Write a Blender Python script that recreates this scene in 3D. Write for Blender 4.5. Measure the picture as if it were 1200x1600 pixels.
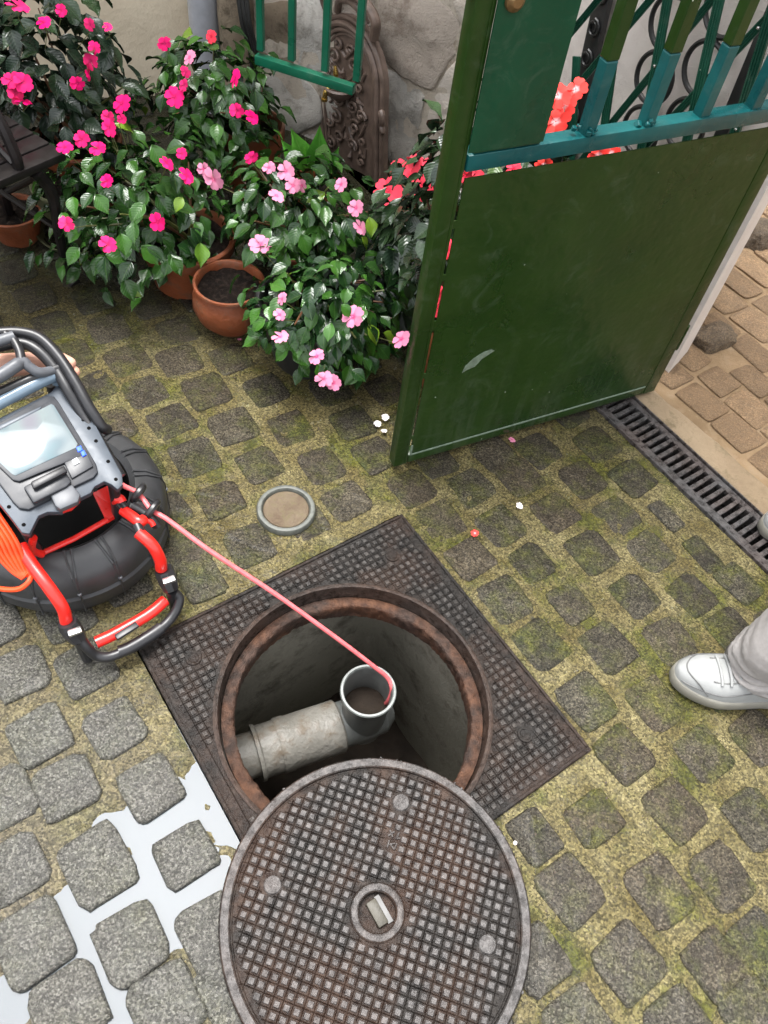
import bpy, bmesh, math, random
from mathutils import Vector, Matrix, noise
rad = math.radians
for o in list(bpy.data.objects): bpy.data.objects.remove(o)
scene = bpy.context.scene
COL = scene.collection

# ---------------------------------------------------------------- camera
CF, CH = 1250.0, 1.60
RX = Vector((0.98505, 0.13826, 0.10274))      # camera right in the world
RD = Vector((0.17225, -0.79065, -0.58754))    # camera down in the world
RF = Vector((0.0, 0.59645, -0.80265))         # camera forward in the world
cd = bpy.data.cameras.new('camera'); cam = bpy.data.objects.new('camera', cd); COL.objects.link(cam)
m = Matrix.Identity(4)
for i in range(3):
    m[i][0] = RX[i]; m[i][1] = -RD[i]; m[i][2] = -RF[i]
m[2][3] = CH
cam.matrix_world = m
cd.sensor_fit = 'VERTICAL'; cd.sensor_height = 36; cd.sensor_width = 27
cd.lens = CF / 1600 * 36; cd.clip_start = 0.02; cd.clip_end = 200
scene.camera = cam
# ---------------------------------------------------------------- light
SUN_E, SUN_R = rad(76), rad(-38)
w = bpy.data.worlds.new('World'); scene.world = w; w.use_nodes = True
nt = w.node_tree; bg = nt.nodes['Background']
sky = nt.nodes.new('ShaderNodeTexSky'); sky.sky_type = 'NISHITA'; sky.sun_disc = False
sky.sun_elevation = SUN_E; sky.sun_rotation = SUN_R; sky.dust_density = 4; sky.air_density = 1.0; sky.ozone_density = 1
hs = nt.nodes.new('ShaderNodeHueSaturation'); hs.inputs['Saturation'].default_value = 0.14
nt.links.new(sky.outputs[0], hs.inputs['Color']); nt.links.new(hs.outputs[0], bg.inputs['Color'])
bg.inputs['Strength'].default_value = 0.15
sd = bpy.data.lights.new('sun', 'SUN'); sd.energy = 1.2; sd.angle = rad(29); sd.color = (1, .98, .95)
so = bpy.data.objects.new('sun', sd); COL.objects.link(so)
so.rotation_euler = (Vector((math.sin(SUN_R) * math.cos(SUN_E), math.cos(SUN_R) * math.cos(SUN_E), math.sin(SUN_E)))).to_track_quat('Z', 'Y').to_euler()
scene.view_settings.view_transform = 'Standard'; scene.view_settings.look = 'None'
scene.view_settings.gamma = 1; scene.view_settings.use_curve_mapping = False
scene.view_settings.exposure = 1.93
scene.render.engine = 'CYCLES'

# ---------------------------------------------------------------- helpers
def ray(px, py):
    return (RX * ((px - 600) / CF) + RD * ((py - 800) / CF) + RF).normalized()
EYE = Vector((0, 0, CH))
def at(px, py, z=0.0):
    d = ray(px, py); return EYE + d * ((z - CH) / d.z)
def hit(px, py, p0, n):
    d = ray(px, py); n = Vector(n); return EYE + d * ((Vector(p0) - EYE).dot(n) / d.dot(n))
def rot2(a): return Vector((math.cos(a), math.sin(a), 0))
U = rot2(rad(-48)); V = rot2(rad(42.5)); V = rot2(rad(42))
def uv(u, v, z=0.0): return U * u + V * v + Vector((0, 0, z))

def tag(o, label=None, cat=None, group=None, kind=None):
    if label: o['label'] = label
    if cat: o['category'] = cat
    if group: o['group'] = group
    if kind: o['kind'] = kind
    return o
def thing(name, loc, label, cat, rz=0, group=None):
    o = bpy.data.objects.new(name, None); COL.objects.link(o)
    o.empty_display_size = .05; o.location = loc; o.rotation_euler = (0, 0, rz)
    return tag(o, label, cat, group)

class MB:
    def __init__(s): s.v = []; s.f = []
    def add(s, vs, fs):
        k = len(s.v); s.v += [Vector(a) for a in vs]; s.f += [[i + k for i in f] for f in fs]; return s
    def box(s, c, size, R=None):
        c = Vector(c); hx, hy, hz = [a / 2 for a in size]
        vs = [Vector((x, y, z)) for x in (-hx, hx) for y in (-hy, hy) for z in (-hz, hz)]
        if R is not None: vs = [R @ a for a in vs]
        return s.add([c + a for a in vs], [(0, 1, 3, 2), (4, 6, 7, 5), (0, 4, 5, 1), (2, 3, 7, 6), (0, 2, 6, 4), (1, 5, 7, 3)])
    def tube(s, pts, r, n=10, caps=True, closed=False, flat=1.0):
        pts = [Vector(p) for p in pts]; N = len(pts)
        rs = r if isinstance(r, (list, tuple)) else [r] * N
        ref = None; vs = []; fs = []
        for i, p in enumerate(pts):
            a = pts[(i - 1) % N] if (closed or i > 0) else p
            b = pts[(i + 1) % N] if (closed or i < N - 1) else p
            t = (b - a).normalized()
            if ref is None:
                ref = Vector((0, 0, 1)) if abs(t.z) < .9 else Vector((1, 0, 0))
            x = (ref - t * ref.dot(t)).normalized(); ref = x; y = t.cross(x)
            for k in range(n):
                q = 2 * math.pi * k / n
                vs.append(p + (x * math.cos(q) * flat + y * math.sin(q)) * rs[i])
        M = N if closed else N - 1
        for i in range(M):
            j = (i + 1) % N
            for k in range(n):
                l = (k + 1) % n
                fs.append((i * n + k, i * n + l, j * n + l, j * n + k))
        if caps and not closed:
            fs.append(tuple(range(n))[::-1]); fs.append(tuple((N - 1) * n + k for k in range(n)))
        return s.add(vs, fs)
    def lathe(s, prof, n=48, c=(0, 0, 0), closed=False, wob=0.0):
        c = Vector(c); vs = []; fs = []; P = len(prof)
        for k in range(n):
            q = 2 * math.pi * k / n
            wr = 1 + wob * noise.noise(Vector((math.cos(q) * 3, math.sin(q) * 3, 7)))
            for (r, z) in prof: vs.append(c + Vector((math.cos(q) * r * wr, math.sin(q) * r * wr, z)))
        for k in range(n):
            l = (k + 1) % n
            for i in range(P if closed else P - 1):
                j = (i + 1) % P
                fs.append((k * P + i, l * P + i, l * P + j, k * P + j))
        return s.add(vs, fs)
    def prism(s, poly, z0, z1, X=Vector((1, 0, 0)), Y=Vector((0, 1, 0)), O=Vector((0, 0, 0))):
        Z = X.cross(Y); n = len(poly)
        vs = [O + X * a + Y * b + Z * z0 for a, b in poly] + [O + X * a + Y * b + Z * z1 for a, b in poly]
        fs = [tuple(range(n))[::-1], tuple(range(n, 2 * n))] + [(i, (i + 1) % n, n + (i + 1) % n, n + i) for i in range(n)]
        return s.add(vs, fs)
    def mesh(s, name, mat, sharp=35, bevel=0.0, seg=2):
        me = bpy.data.meshes.new(name)
        me.from_pydata([tuple(v) for v in s.v], [], s.f)
        if bevel > 0:
            bm = bmesh.new(); bm.from_mesh(me)
            bmesh.ops.recalc_face_normals(bm, faces=bm.faces)
            es = [e for e in bm.edges if e.is_manifold and e.calc_face_angle(0) > rad(30)]
            bmesh.ops.bevel(bm, geom=es, offset=bevel, segments=seg, affect='EDGES', profile=.5, clamp_overlap=True)
            bm.to_mesh(me); bm.free()
        me.update()
        if sharp is not None:
            me.shade_smooth(); me.set_sharp_from_angle(angle=rad(sharp))
        for mm in (mat if isinstance(mat, (list, tuple)) else [mat]): me.materials.append(mm)
        return me
    def build(s, name, mat, parent=None, sharp=35, bevel=0.0, seg=2, fixn=True):
        me = s.mesh(name, mat, sharp, bevel, seg)
        if fixn and bevel == 0:
            bm = bmesh.new(); bm.from_mesh(me); bmesh.ops.recalc_face_normals(bm, faces=bm.faces); bm.to_mesh(me); bm.free()
            if sharp is not None: me.set_sharp_from_angle(angle=rad(sharp))
        o = bpy.data.objects.new(name, me); COL.objects.link(o)
        if parent is not None:
            o.parent = parent; o.matrix_parent_inverse = Matrix.Identity(4)
            L = parent_world(parent).inverted()
            o.matrix_basis = L
        return o
def parent_world(p):
    M = Matrix.LocRotScale(p.location, p.rotation_euler, p.scale) if p.parent is None else parent_world(p.parent) @ p.matrix_basis
    return M
def link(name, me, parent, M):
    o = bpy.data.objects.new(name, me); COL.objects.link(o); o.parent = parent
    o.matrix_basis = parent_world(parent).inverted() @ M
    return o
def smooth_path(pts, n=6):
    P = [Vector(p) for p in pts]; P = [P[0] * 2 - P[1]] + P + [P[-1] * 2 - P[-2]]; out = []
    for i in range(1, len(P) - 2):
        a, b, c, d = P[i - 1:i + 3]
        for k in range(n):
            t = k / n
            out.append(.5 * ((2 * b) + (c - a) * t + (2 * a - 5 * b + 4 * c - d) * t * t + (-a + 3 * b - 3 * c + d) * t ** 3))
    out.append(P[-2]); return out

# ---------------------------------------------------------------- materials
class NM:
    def __init__(s, name):
        s.m = bpy.data.materials.new(name); s.m.use_nodes = True; s.t = s.m.node_tree; s.b = s.t.nodes['Principled BSDF']
    def n(s, typ, **kw):
        x = s.t.nodes.new(typ)
        for k, v in kw.items(): setattr(x, k, v)
        return x
    def l(s, a, b): s.t.links.new(a, b)
    def co(s, kind='Object'):
        if kind == 'World': return s.n('ShaderNodeNewGeometry').outputs['Position']
        return s.n('ShaderNodeTexCoord').outputs[kind]
    def noise(s, scale, co=None, detail=4, rough=.6, dist=0):
        x = s.n('ShaderNodeTexNoise'); x.inputs['Scale'].default_value = scale; x.inputs['Detail'].default_value = detail
        x.inputs['Roughness'].default_value = rough; x.inputs['Distortion'].default_value = dist
        if co is not None: s.l(co, x.inputs['Vector'])
        return x.outputs['Fac']
    def ramp(s, fac, stops):
        x = s.n('ShaderNodeValToRGB'); e = x.color_ramp.elements
        while len(e) < len(stops): e.new(.5)
        for i, (p, c) in enumerate(stops):
            e[i].position = p; e[i].color = (c[0], c[1], c[2], 1) if isinstance(c, tuple) else (c, c, c, 1)
        s.l(fac, x.inputs[0]); return x.outputs[0]
    def mix(s, fac, a, b, mode='MIX'):
        x = s.n('ShaderNodeMix', data_type='RGBA', blend_type=mode)
        for sock, val in ((x.inputs[0], fac), (x.inputs[6], a), (x.inputs[7], b)):
            if isinstance(val, (int, float)): sock.default_value = val
            elif isinstance(val, tuple): sock.default_value = (val[0], val[1], val[2], 1)
            else: s.l(val, sock)
        return x.outputs[2]
    def math(s, op, a, b=None):
        x = s.n('ShaderNodeMath', operation=op)
        for i, val in enumerate((a, b)):
            if val is None: continue
            if isinstance(val, (int, float)): x.inputs[i].default_value = val
            else: s.l(val, x.inputs[i])
        return x.outputs[0]
    def bump(s, h, strength, dist=.002, prev=None):
        x = s.n('ShaderNodeBump'); x.inputs['Strength'].default_value = strength; x.inputs['Distance'].default_value = dist
        s.l(h, x.inputs['Height'])
        if prev is not None: s.l(prev, x.inputs['Normal'])
        return x.outputs[0]
    def set(s, color=None, rough=None, normal=None, metal=None, spec=None, coat=None, coatr=None):
        for k, val in (('Base Color', color), ('Roughness', rough), ('Normal', normal), ('Metallic', metal), ('Specular IOR Level', spec), ('Coat Weight', coat), ('Coat Roughness', coatr)):
            if val is None: continue
            if isinstance(val, (int, float)): s.b.inputs[k].default_value = val
            elif isinstance(val, tuple): s.b.inputs[k].default_value = (val[0], val[1], val[2], 1)
            else: s.l(val, s.b.inputs[k])
        return s.m

def plain(name, col, rough=.4, metal=0, spec=.5, var=.25, scale=30, bumpv=0.0, coat=0, bdist=.001):
    k = NM(name); c = k.co('World'); n = k.noise(scale, c, 5)
    lo = tuple(a * (1 - var) for a in col); hi = tuple(min(1, a * (1 + var)) for a in col)
    nor = k.bump(k.noise(scale * 6, c, 3), bumpv, bdist) if bumpv else None
    return k.set(color=k.ramp(n, [(.3, lo), (.7, hi)]), rough=k.ramp(n, [(.3, rough * .8), (.7, min(1, rough * 1.25))]), metal=metal, spec=spec, normal=nor, coat=coat)

def mat_mortar():
    k = NM('mossy_mortar'); c = k.co('World')
    big = k.noise(2.2, c, 3); mid = k.noise(9, c, 5); fine = k.noise(120, c, 6, .8); grit = k.noise(260, c, 4, .8)
    base = k.ramp(mid, [(.3, (.17, .130, .040)), (.5, (.26, .214, .088)), (.72, (.42, .36, .175))])
    moss = k.ramp(k.noise(14, c, 5), [(.35, (.065, .085, .006)), (.7, (.18, .185, .015))])
    mf = k.ramp(k.noise(5, c, 5, .7), [(.5, 0.0), (.62, .85)])
    col = k.mix(mf, base, moss)
    # soil and algae darken the paving close to the pots and walls (stain), brown silt at the near left
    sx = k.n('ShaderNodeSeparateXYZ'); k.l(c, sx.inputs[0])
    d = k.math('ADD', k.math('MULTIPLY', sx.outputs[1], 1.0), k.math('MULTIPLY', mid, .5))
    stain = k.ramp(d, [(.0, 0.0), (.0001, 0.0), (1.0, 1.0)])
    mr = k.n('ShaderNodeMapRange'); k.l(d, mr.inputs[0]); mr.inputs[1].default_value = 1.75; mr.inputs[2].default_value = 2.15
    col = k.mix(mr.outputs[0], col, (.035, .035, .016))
    mr2 = k.n('ShaderNodeMapRange'); k.l(k.math('ADD', d, k.math('MULTIPLY', sx.outputs[0], .6)), mr2.inputs[0]); mr2.inputs[1].default_value = .75; mr2.inputs[2].default_value = .15
    col = k.mix(mr2.outputs[0], col, k.ramp(mid, [(.3, (.13, .11, .075)), (.7, (.28, .235, .15))]))
    col = k.mix(k.ramp(fine, [(.35, .55), (.65, 0.0)]), col, (.05, .045, .02), 'MIX')
    vo = k.n('ShaderNodeTexVoronoi'); vo.inputs['Scale'].default_value = 270; k.l(c, vo.inputs['Vector'])
    sep = k.n('ShaderNodeSeparateColor'); k.l(vo.outputs['Color'], sep.inputs[0])
    grain = k.ramp(sep.outputs[0], [(.0, .35), (.45, .85), (.75, 1.25), (1.0, 1.7)])
    col = k.mix(1.0, col, grain, 'MULTIPLY')
    nor = k.bump(grit, 1.0, .007, k.bump(fine, 1.0, .018, k.bump(vo.outputs['Distance'], .8, .004)))
    return k.set(color=col, rough=k.ramp(k.noise(20, c, 3), [(.35, .07), (.65, .30)]), normal=nor, spec=.5)

def mat_sett(name, dark, light, mossy=.5, sandy=False):
    k = NM(name); c = k.co('World'); oi = k.n('ShaderNodeObjectInfo').outputs['Random']
    sp = k.noise(210, c, 4, .85); fine = k.noise(75, c, 6, .8); mid = k.noise(22, c, 4)
    base = k.mix(k.ramp(sp, [(.40, 0.0), (.60, 1.0)]), dark, light)
    base = k.mix(k.math('MULTIPLY', oi, .5), base, tuple(a * .55 for a in dark))
    oi2 = k.math('FRACT', k.math('MULTIPLY', oi, 7.31)); base = k.mix(k.math('MULTIPLY', oi2, .30), base, (.20, .14, .085))
    base = k.mix(k.ramp(mid, [(.35, .45), (.6, 0.0)]), base, tuple(a * .5 for a in dark))
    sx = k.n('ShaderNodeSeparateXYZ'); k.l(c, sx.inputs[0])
    if not sandy:
        mcol = k.ramp(k.noise(40, c, 4), [(.35, (.05, .07, .008)), (.7, (.19, .185, .03))])
        mf = k.ramp(k.noise(7, c, 5, .75), [(.46, 0.0), (.66, mossy)])
        base = k.mix(mf, base, mcol)
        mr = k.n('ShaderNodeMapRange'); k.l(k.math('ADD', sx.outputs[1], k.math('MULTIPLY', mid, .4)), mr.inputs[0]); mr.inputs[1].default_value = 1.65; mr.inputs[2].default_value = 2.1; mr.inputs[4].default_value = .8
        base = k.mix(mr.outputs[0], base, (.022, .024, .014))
        mr2 = k.n('ShaderNodeMapRange'); k.l(k.math('ADD', sx.outputs[1], k.math('MULTIPLY', sx.outputs[0], .6)), mr2.inputs[0]); mr2.inputs[1].default_value = .8; mr2.inputs[2].default_value = .2; mr2.inputs[4].default_value = .8
        base = k.mix(mr2.outputs[0], base, k.ramp(sp, [(.3, (.035, .034, .029)), (.65, (.24, .235, .21))]))  # near-left setts paler grey: sky reflection painted into the colour
    vo = k.n('ShaderNodeTexVoronoi'); vo.inputs['Scale'].default_value = 290; k.l(c, vo.inputs['Vector'])
    sep = k.n('ShaderNodeSeparateColor'); k.l(vo.outputs['Color'], sep.inputs[0])
    base = k.mix(.85 if not sandy else .35, base, k.ramp(sep.outputs[0], [(.0, .30), (.5, .85), (.8, 1.3), (1.0, 1.9)]), 'MULTIPLY')
    nor = k.bump(sp, 1.0, .007, k.bump(fine, 1.0, .018, k.bump(vo.outputs['Distance'], .7, .004, k.bump(mid, .5, .012))))
    return k.set(color=base, rough=k.ramp(mid, [(.3, .06), (.7, .22)]) if not sandy else k.ramp(mid, [(.3, .35), (.7, .75)]), normal=nor, spec=.48 if not sandy else .4)

def mat_castiron(name, base, hi, rust=.0, rough=.32, spec=.2):
    k = NM(name); c = k.co('World'); n = k.noise(60, c, 5); f = k.noise(350, c, 3); b = k.noise(8, c, 3)
    col = k.mix(k.ramp(n, [(.35, 0.0), (.7, 1.0)]), base, hi)
    if rust: col = k.mix(k.ramp(b, [(.42, 0.0), (.6, rust)]), col, k.ramp(n, [(.3, (.09, .028, .01)), (.7, (.26, .10, .035))]))
    return k.set(color=col, rough=k.ramp(n, [(.3, rough * .7), (.7, rough * 1.5)]), metal=.0, spec=spec, normal=k.bump(f, .8, .003, k.bump(n, .9, .006)))

def mat_leaf(name, dark, light, vein):
    k = NM(name); oi = k.n('ShaderNodeObjectInfo').outputs['Random']; c = k.co('Object'); uvc = k.co('UV')
    col = k.mix(k.ramp(oi, [(.15, 0.0), (.78, .75), (.93, 1.0)]), dark, light)
    col = k.mix(k.ramp(k.math('MULTIPLY', oi, 1.0), [(.978, 0.0), (.984, 1.0)]), col, (.14, .24, .02))
    sx = k.n('ShaderNodeSeparateXYZ'); k.l(uvc, sx.inputs[0])
    ax = k.math('ABSOLUTE', k.math('SUBTRACT', sx.outputs[0], .5))
    mid = k.ramp(ax, [(.0, 1.0), (.035, 0.0)])
    wv = k.math('SINE', k.math('MULTIPLY', k.math('SUBTRACT', sx.outputs[1], k.math('MULTIPLY', ax, .55)), 46))
    vv = k.math('MULTIPLY', k.ramp(wv, [(.9, 0.0), (1.0, 1.0)]), .12)
    col = k.mix(k.math('MAXIMUM', k.math('MULTIPLY', mid, .5), vv), col, vein)
    nor = k.bump(wv, .14, .0012, k.bump(k.noise(120, k.co('World'), 3), .35, .0015))
    k.b.inputs['Subsurface Weight'].default_value = 0
    return k.set(color=col, rough=.24, normal=nor, spec=.5)

def mat_petal(name, inner, outer):
    k = NM(name); uvc = k.co('UV'); sx = k.n('ShaderNodeSeparateXYZ'); k.l(uvc, sx.inputs[0])
    col = k.ramp(sx.outputs[1], [(.0, inner), (.12, inner), (.34, outer), (1.0, tuple(min(1, a * 1.08) for a in outer))])
    oi = k.n('ShaderNodeObjectInfo').outputs['Random']; col = k.mix(k.math('MULTIPLY', oi, .3), col, tuple(min(1, a * .7 + .1) for a in outer))
    col = k.mix(k.ramp(k.noise(60, k.co('World'), 3), [(.35, .25), (.65, 0.0)]), col, tuple(a * .8 for a in outer))
    return k.set(color=col, rough=.65, spec=.12)

def mat_plaster(name, lo, hi, scale=14, bumpv=.5, dist=.004, spots=None):
    k = NM(name); c = k.co('World'); n = k.noise(scale * .25, c, 5, .65); f = k.noise(scale * 14, c, 4, .7)
    col = k.ramp(n, [(.3, lo), (.7, hi)])
    if spots: col = k.mix(k.ramp(k.noise(scale, c, 5, .7), [(.5, 0.0), (.66, .8)]), col, spots)
    return k.set(color=col, rough=.85, normal=k.bump(f, bumpv, dist, k.bump(k.noise(scale, c, 5), .5, .015)), spec=.3)

def mat_paint(name, col, alt=None, chips=(.45, .5, .42), rough=.28, amount=.0):
    k = NM(name); c = k.co('World'); n = k.noise(5, c, 4); f = k.noise(70, c, 4, .7)
    base = k.ramp(n, [(.3, tuple(a * .85 for a in col)), (.7, tuple(a * 1.15 for a in (alt or col)))])
    dust = k.ramp(k.noise(11, c, 6, .75, 1.2), [(.55, 0.0), (.75, .18)])
    base = k.mix(dust, base, (.16, .2, .15))
    mp_ = k.n('ShaderNodeMapping'); mp_.inputs['Scale'].default_value = (38, 38, 3.0); k.l(c, mp_.inputs['Vector'])
    sx = k.n('ShaderNodeSeparateXYZ'); k.l(c, sx.inputs[0]); lowz = k.n('ShaderNodeMapRange'); k.l(sx.outputs[2], lowz.inputs[0]); lowz.inputs[1].default_value = .42; lowz.inputs[2].default_value = .03
    stk = k.ramp(k.noise(1.0, mp_.outputs[0], 5, .7), [(.45, .04), (.75, .30)])
    base = k.mix(k.math('MULTIPLY', stk, lowz.outputs[0]), base, (.13, .15, .11))
    v = k.n('ShaderNodeTexVoronoi'); v.inputs['Scale'].default_value = 15; k.l(c, v.inputs['Vector'])
    base = k.mix(k.ramp(v.outputs['Distance'], [(.018 + amount, 1.0), (.03 + amount, 0.0)]), base, chips)
    return k.set(color=base, rough=k.ramp(n, [(.3, rough * .8), (.7, rough * 1.5)]), spec=.32, normal=k.bump(f, .10, .002, k.bump(n, .5, .02)))

M = {}
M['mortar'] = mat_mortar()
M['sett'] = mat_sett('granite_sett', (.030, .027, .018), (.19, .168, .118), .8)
M['sandstone'] = mat_sett('passage_stone', (.36, .225, .12), (.60, .41, .245), sandy=True)  # sand colour, with the passage's warm light painted into it
M['sandstone_dark'] = mat_sett('passage_stone_dark', (.10, .075, .05), (.48, .36, .24), sandy=True)
M['sand_joint'] = mat_plaster('sandy_joint', (.18, .12, .065), (.29, .20, .115), 20, .7, .004, (.26, .19, .12))  # sandy joints, warmed too: passage light is in the colour
M['lid'] = mat_castiron('cast_iron_lid', (.010, .0085, .0075), (.032, .028, .025), rust=.10, rough=.24)
M['lid_high'] = mat_castiron('cast_iron_lid_sheen', (.034, .031, .0295), (.125, .117, .113), rust=.05, rough=.25, spec=.42)  # lighter lid iron: sky sheen on raised parts painted into the colour
M['frame'] = mat_castiron('cast_iron_frame', (.008, .007, .0062), (.026, .0225, .020), rust=.06, rough=.22)
M['framestud'] = mat_castiron('cast_iron_stud', (.013, .0112, .010), (.050, .044, .039), rust=.05, rough=.2, spec=.42)  # lighter than the frame: glints on the stud tops painted in
M['rust'] = mat_castiron('rusty_iron', (.020, .013, .010), (.070, .044, .034), rust=.26, rough=.5)
M['rim_dark'] = mat_castiron('wet_iron_dark', (.022, .016, .013), (.06, .045, .038), rust=.06, rough=.3)
M['chamber'] = mat_plaster('chamber_concrete', (.12, .113, .088), (.30, .285, .23), 9, .7, .006, (.065, .055, .04))
M['sludge'] = mat_plaster('wet_sludge', (.014, .010, .007), (.06, .043, .03), 30, 1.0, .012)
M['pvc'] = mat_plaster('grey_pvc_dirty', (.10, .094, .08), (.225, .215, .19), 26, .12, .002, (.10, .075, .05)); M['pvc'].node_tree.nodes['Principled BSDF'].inputs['Roughness'].default_value = .4
M['pvc_dark'] = plain('grey_pvc_dark', (.10, .105, .10), .35, var=.3, scale=20)
M['pvc_light'] = plain('grey_pvc_rim', (.17, .185, .175), .35, var=.35, scale=60)
M['black'] = plain('black_plastic', (.018, .018, .02), .34, var=.3, bumpv=.1)
M['drumplastic'] = plain('scuffed_black_drum', (.035, .036, .038), .42, var=.4, scale=9, bumpv=.12)
M['darkgrey'] = plain('charcoal_plastic', (.028, .030, .035), .36, var=.2)
M['grey'] = plain('grey_plastic', (.085, .090, .10), .4, var=.15)
M['silver'] = plain('silver_frame', (.052, .064, .080), .42, metal=.1, var=.12)
M['chrome'] = plain('clamp_metal', (.7, .7, .7), .25, metal=.9)
M['red'] = plain('red_painted_tube', (.75, .018, .012), .32, var=.12, coat=.3)
M['redcable'] = plain('red_push_cable', (.78, .15, .16), .38, var=.2, scale=60)
M['orangecable'] = plain('orange_cord', (.85, .06, .01), .35, var=.12)
M['tubeblue'] = plain('glossy_grey_tube', (.13, .18, .23), .12, var=.1)
M['terracotta'] = mat_plaster('terracotta', (.085, .023, .009), (.30, .085, .033), 16, .3, .002, (.10, .06, .038))
M['terracotta'].node_tree.nodes['Principled BSDF'].inputs['Roughness'].default_value = .42
M['blackpot'] = plain('black_pot', (.02, .02, .02), .4)
M['greenpot'] = plain('green_grey_pot', (.06, .065, .03), .5)
M['soil'] = mat_plaster('wet_soil', (.006, .004, .003), (.022, .014, .010), 60, 1, .01, (.06, .04, .03)); M['soil'].node_tree.nodes['Principled BSDF'].inputs['Specular IOR Level'].default_value = .15
M['terracotta'].node_tree.nodes['Principled BSDF'].inputs['Specular IOR Level'].default_value = .4
M['leaf'] = mat_leaf('impatiens_leaf', (.010, .034, .009), (.040, .122, .015), (.08, .15, .035))
M['leafdark'] = mat_leaf('dark_leaf', (.012, .024, .014), (.03, .06, .022), (.06, .09, .05))
M['leafbright'] = mat_leaf('bright_leaf', (.07, .26, .03), (.12, .36, .04), (.22, .45, .10))
M['stem'] = plain('green_stem', (.10, .11, .03), .4)
M['stemred'] = plain('reddish_stem', (.13, .06, .03), .4)
M['magenta'] = mat_petal('magenta_petal', (.40, .0, .08), (.82, .002, .15))
M['pink'] = mat_petal('pale_pink_petal', (.62, .03, .17), (.66, .22, .35))
M['coral'] = mat_petal('coral_petal', (.5, .0, .03), (.90, .045, .085))
M['scarlet'] = mat_petal('scarlet_petal', (.80, .60, .62), (.93, .05, .04))
M['whitepetal'] = mat_petal('white_petal', (.8, .6, .6), (.85, .78, .78))
M['gate'] = mat_paint('olive_green_paint', (.0075, .034, .003), (.014, .038, .004))
M['gate_upper'] = mat_paint('bottle_green_paint', (.001, .044, .019), (.001, .052, .022))
M['gate_teal'] = mat_paint('teal_paint', (.004, .06, .065), (.005, .085, .085))
M['scratch'] = plain('bare_scratched_paint', (.15, .20, .15), .5, var=.3, scale=80)
M['trellis'] = mat_paint('dark_green_trellis_paint', (.006, .045, .028), (.008, .06, .035))
M['grille'] = mat_paint('grille_green_paint', (.003, .085, .045), (.004, .10, .055))
M['blackiron'] = plain('black_cast_iron', (.018, .018, .018), .38, spec=.5, bumpv=.3)
M['bronze'] = plain('brown_cast_iron', (.125, .088, .070), .4, spec=.5, var=.35, bumpv=.4, bdist=.002)
M['brass'] = plain('brass', (.62, .42, .12), .25, metal=.9)
M['brass_old'] = plain('old_brass', (.20, .12, .05), .35, metal=.6, var=.4)
M['bench'] = plain('black_bench_paint', (.012, .010, .010), .4, var=.4, bumpv=.2, spec=.25)
M['stucco'] = mat_plaster('pale_stucco', (.68, .61, .56), (.78, .72, .67), 22, .8, .006)
M['plaster'] = mat_plaster('cream_plaster', (.68, .57, .42), (.78, .68, .52), 10, .35, .004)
M['facade'] = mat_plaster('facade_render', (.62, .57, .48), (.72, .67, .58), 8, .3, .004)
M['joint'] = mat_plaster('wall_joint', (.50, .43, .34), (.68, .61, .52), 16, .8, .01, (.25, .20, .15))
M['rubble_grey'] = mat_plaster('grey_rubble', (.44, .41, .36), (.68, .65, .60), 12, .9, .012, (.27, .24, .20))
M['rubble_brown'] = mat_plaster('brown_rubble', (.44, .37, .30), (.62, .54, .47), 12, .9, .012, (.27, .21, .165))
M['rubble_pale'] = mat_plaster('pale_rubble', (.60, .52, .44), (.76, .70, .62), 12, .9, .010, (.46, .38, .31))
M['timber'] = mat_plaster('weathered_post', (.20, .15, .10), (.46, .38, .28), 18, .9, .012, (.10, .075, .05))
M['downpipe'] = plain('grey_zinc', (.36, .37, .40), .35, var=.1)
M['wire'] = plain('black_cable', (.015, .015, .015), .4)
M['shoe'] = plain('white_leather', (.275, .28, .275), .6, var=.08, bumpv=.15, spec=.25)
M['sole'] = plain('off_white_rubber', (.20, .19, .16), .6, var=.08)
M['seam'] = plain('grey_seam', (.12, .12, .118), .6)
M['trouser'] = plain('light_grey_cotton', (.29, .272, .262), .85, var=.1, scale=120, bumpv=.3)
M['jacket'] = plain('navy_cloth', (.05, .06, .09), .8, var=.2)
M['skin'] = plain('skin', (.62, .34, .25), .5, var=.1)
M['hair'] = plain('dark_hair', (.03, .02, .015), .6)
M['channel'] = mat_castiron('drain_grate_iron', (.025, .024, .024), (.10, .095, .095), rust=.08, rough=.28)
M['void_black'] = plain('hole_black', (.004, .004, .004), .9, spec=.05)  # near-black that paints shade into the screw holes and drum well
M['void'] = plain('wet_channel_bottom', (.012, .011, .01), .3)
def mat_water():
    k = NM('puddle_water'); c = k.co('World')
    k.b.inputs['Transmission Weight'].default_value = .45; k.b.inputs['IOR'].default_value = 1.265
    return k.set(color=(.11, .13, .15), rough=.03, normal=k.bump(k.noise(45, c, 3), .14, .0014), spec=.5)  # bluish base colour adds the blue of the reflected sky
M['water'] = mat_water()
def mat_screen():
    k = NM('lit_screen'); c = k.co('Object'); n = k.noise(9, c, 1, .5, .4)
    col = k.ramp(n, [(.28, (.30, .55, .68)), (.40, (.50, .55, .66)), (.47, (.95, .95, 1.0)), (.6, (.98, .98, 1.0)), (.74, (.85, .45, .70))])
    k.l(col, k.b.inputs['Emission Color']); k.b.inputs['Emission Strength'].default_value = .15
    return k.set(color=(.02, .05, .05), rough=.08, spec=.6)
M['screen'] = mat_screen()
def emis(name, col, s):
    k = NM(name); k.b.inputs['Emission Color'].default_value = (*col, 1); k.b.inputs['Emission Strength'].default_value = s
    return k.set(color=col)
M['led'] = emis('blue_led', (.01, .08, 1.0), .35)
M['button'] = plain('white_button', (.7, .72, .75), .4)

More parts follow.
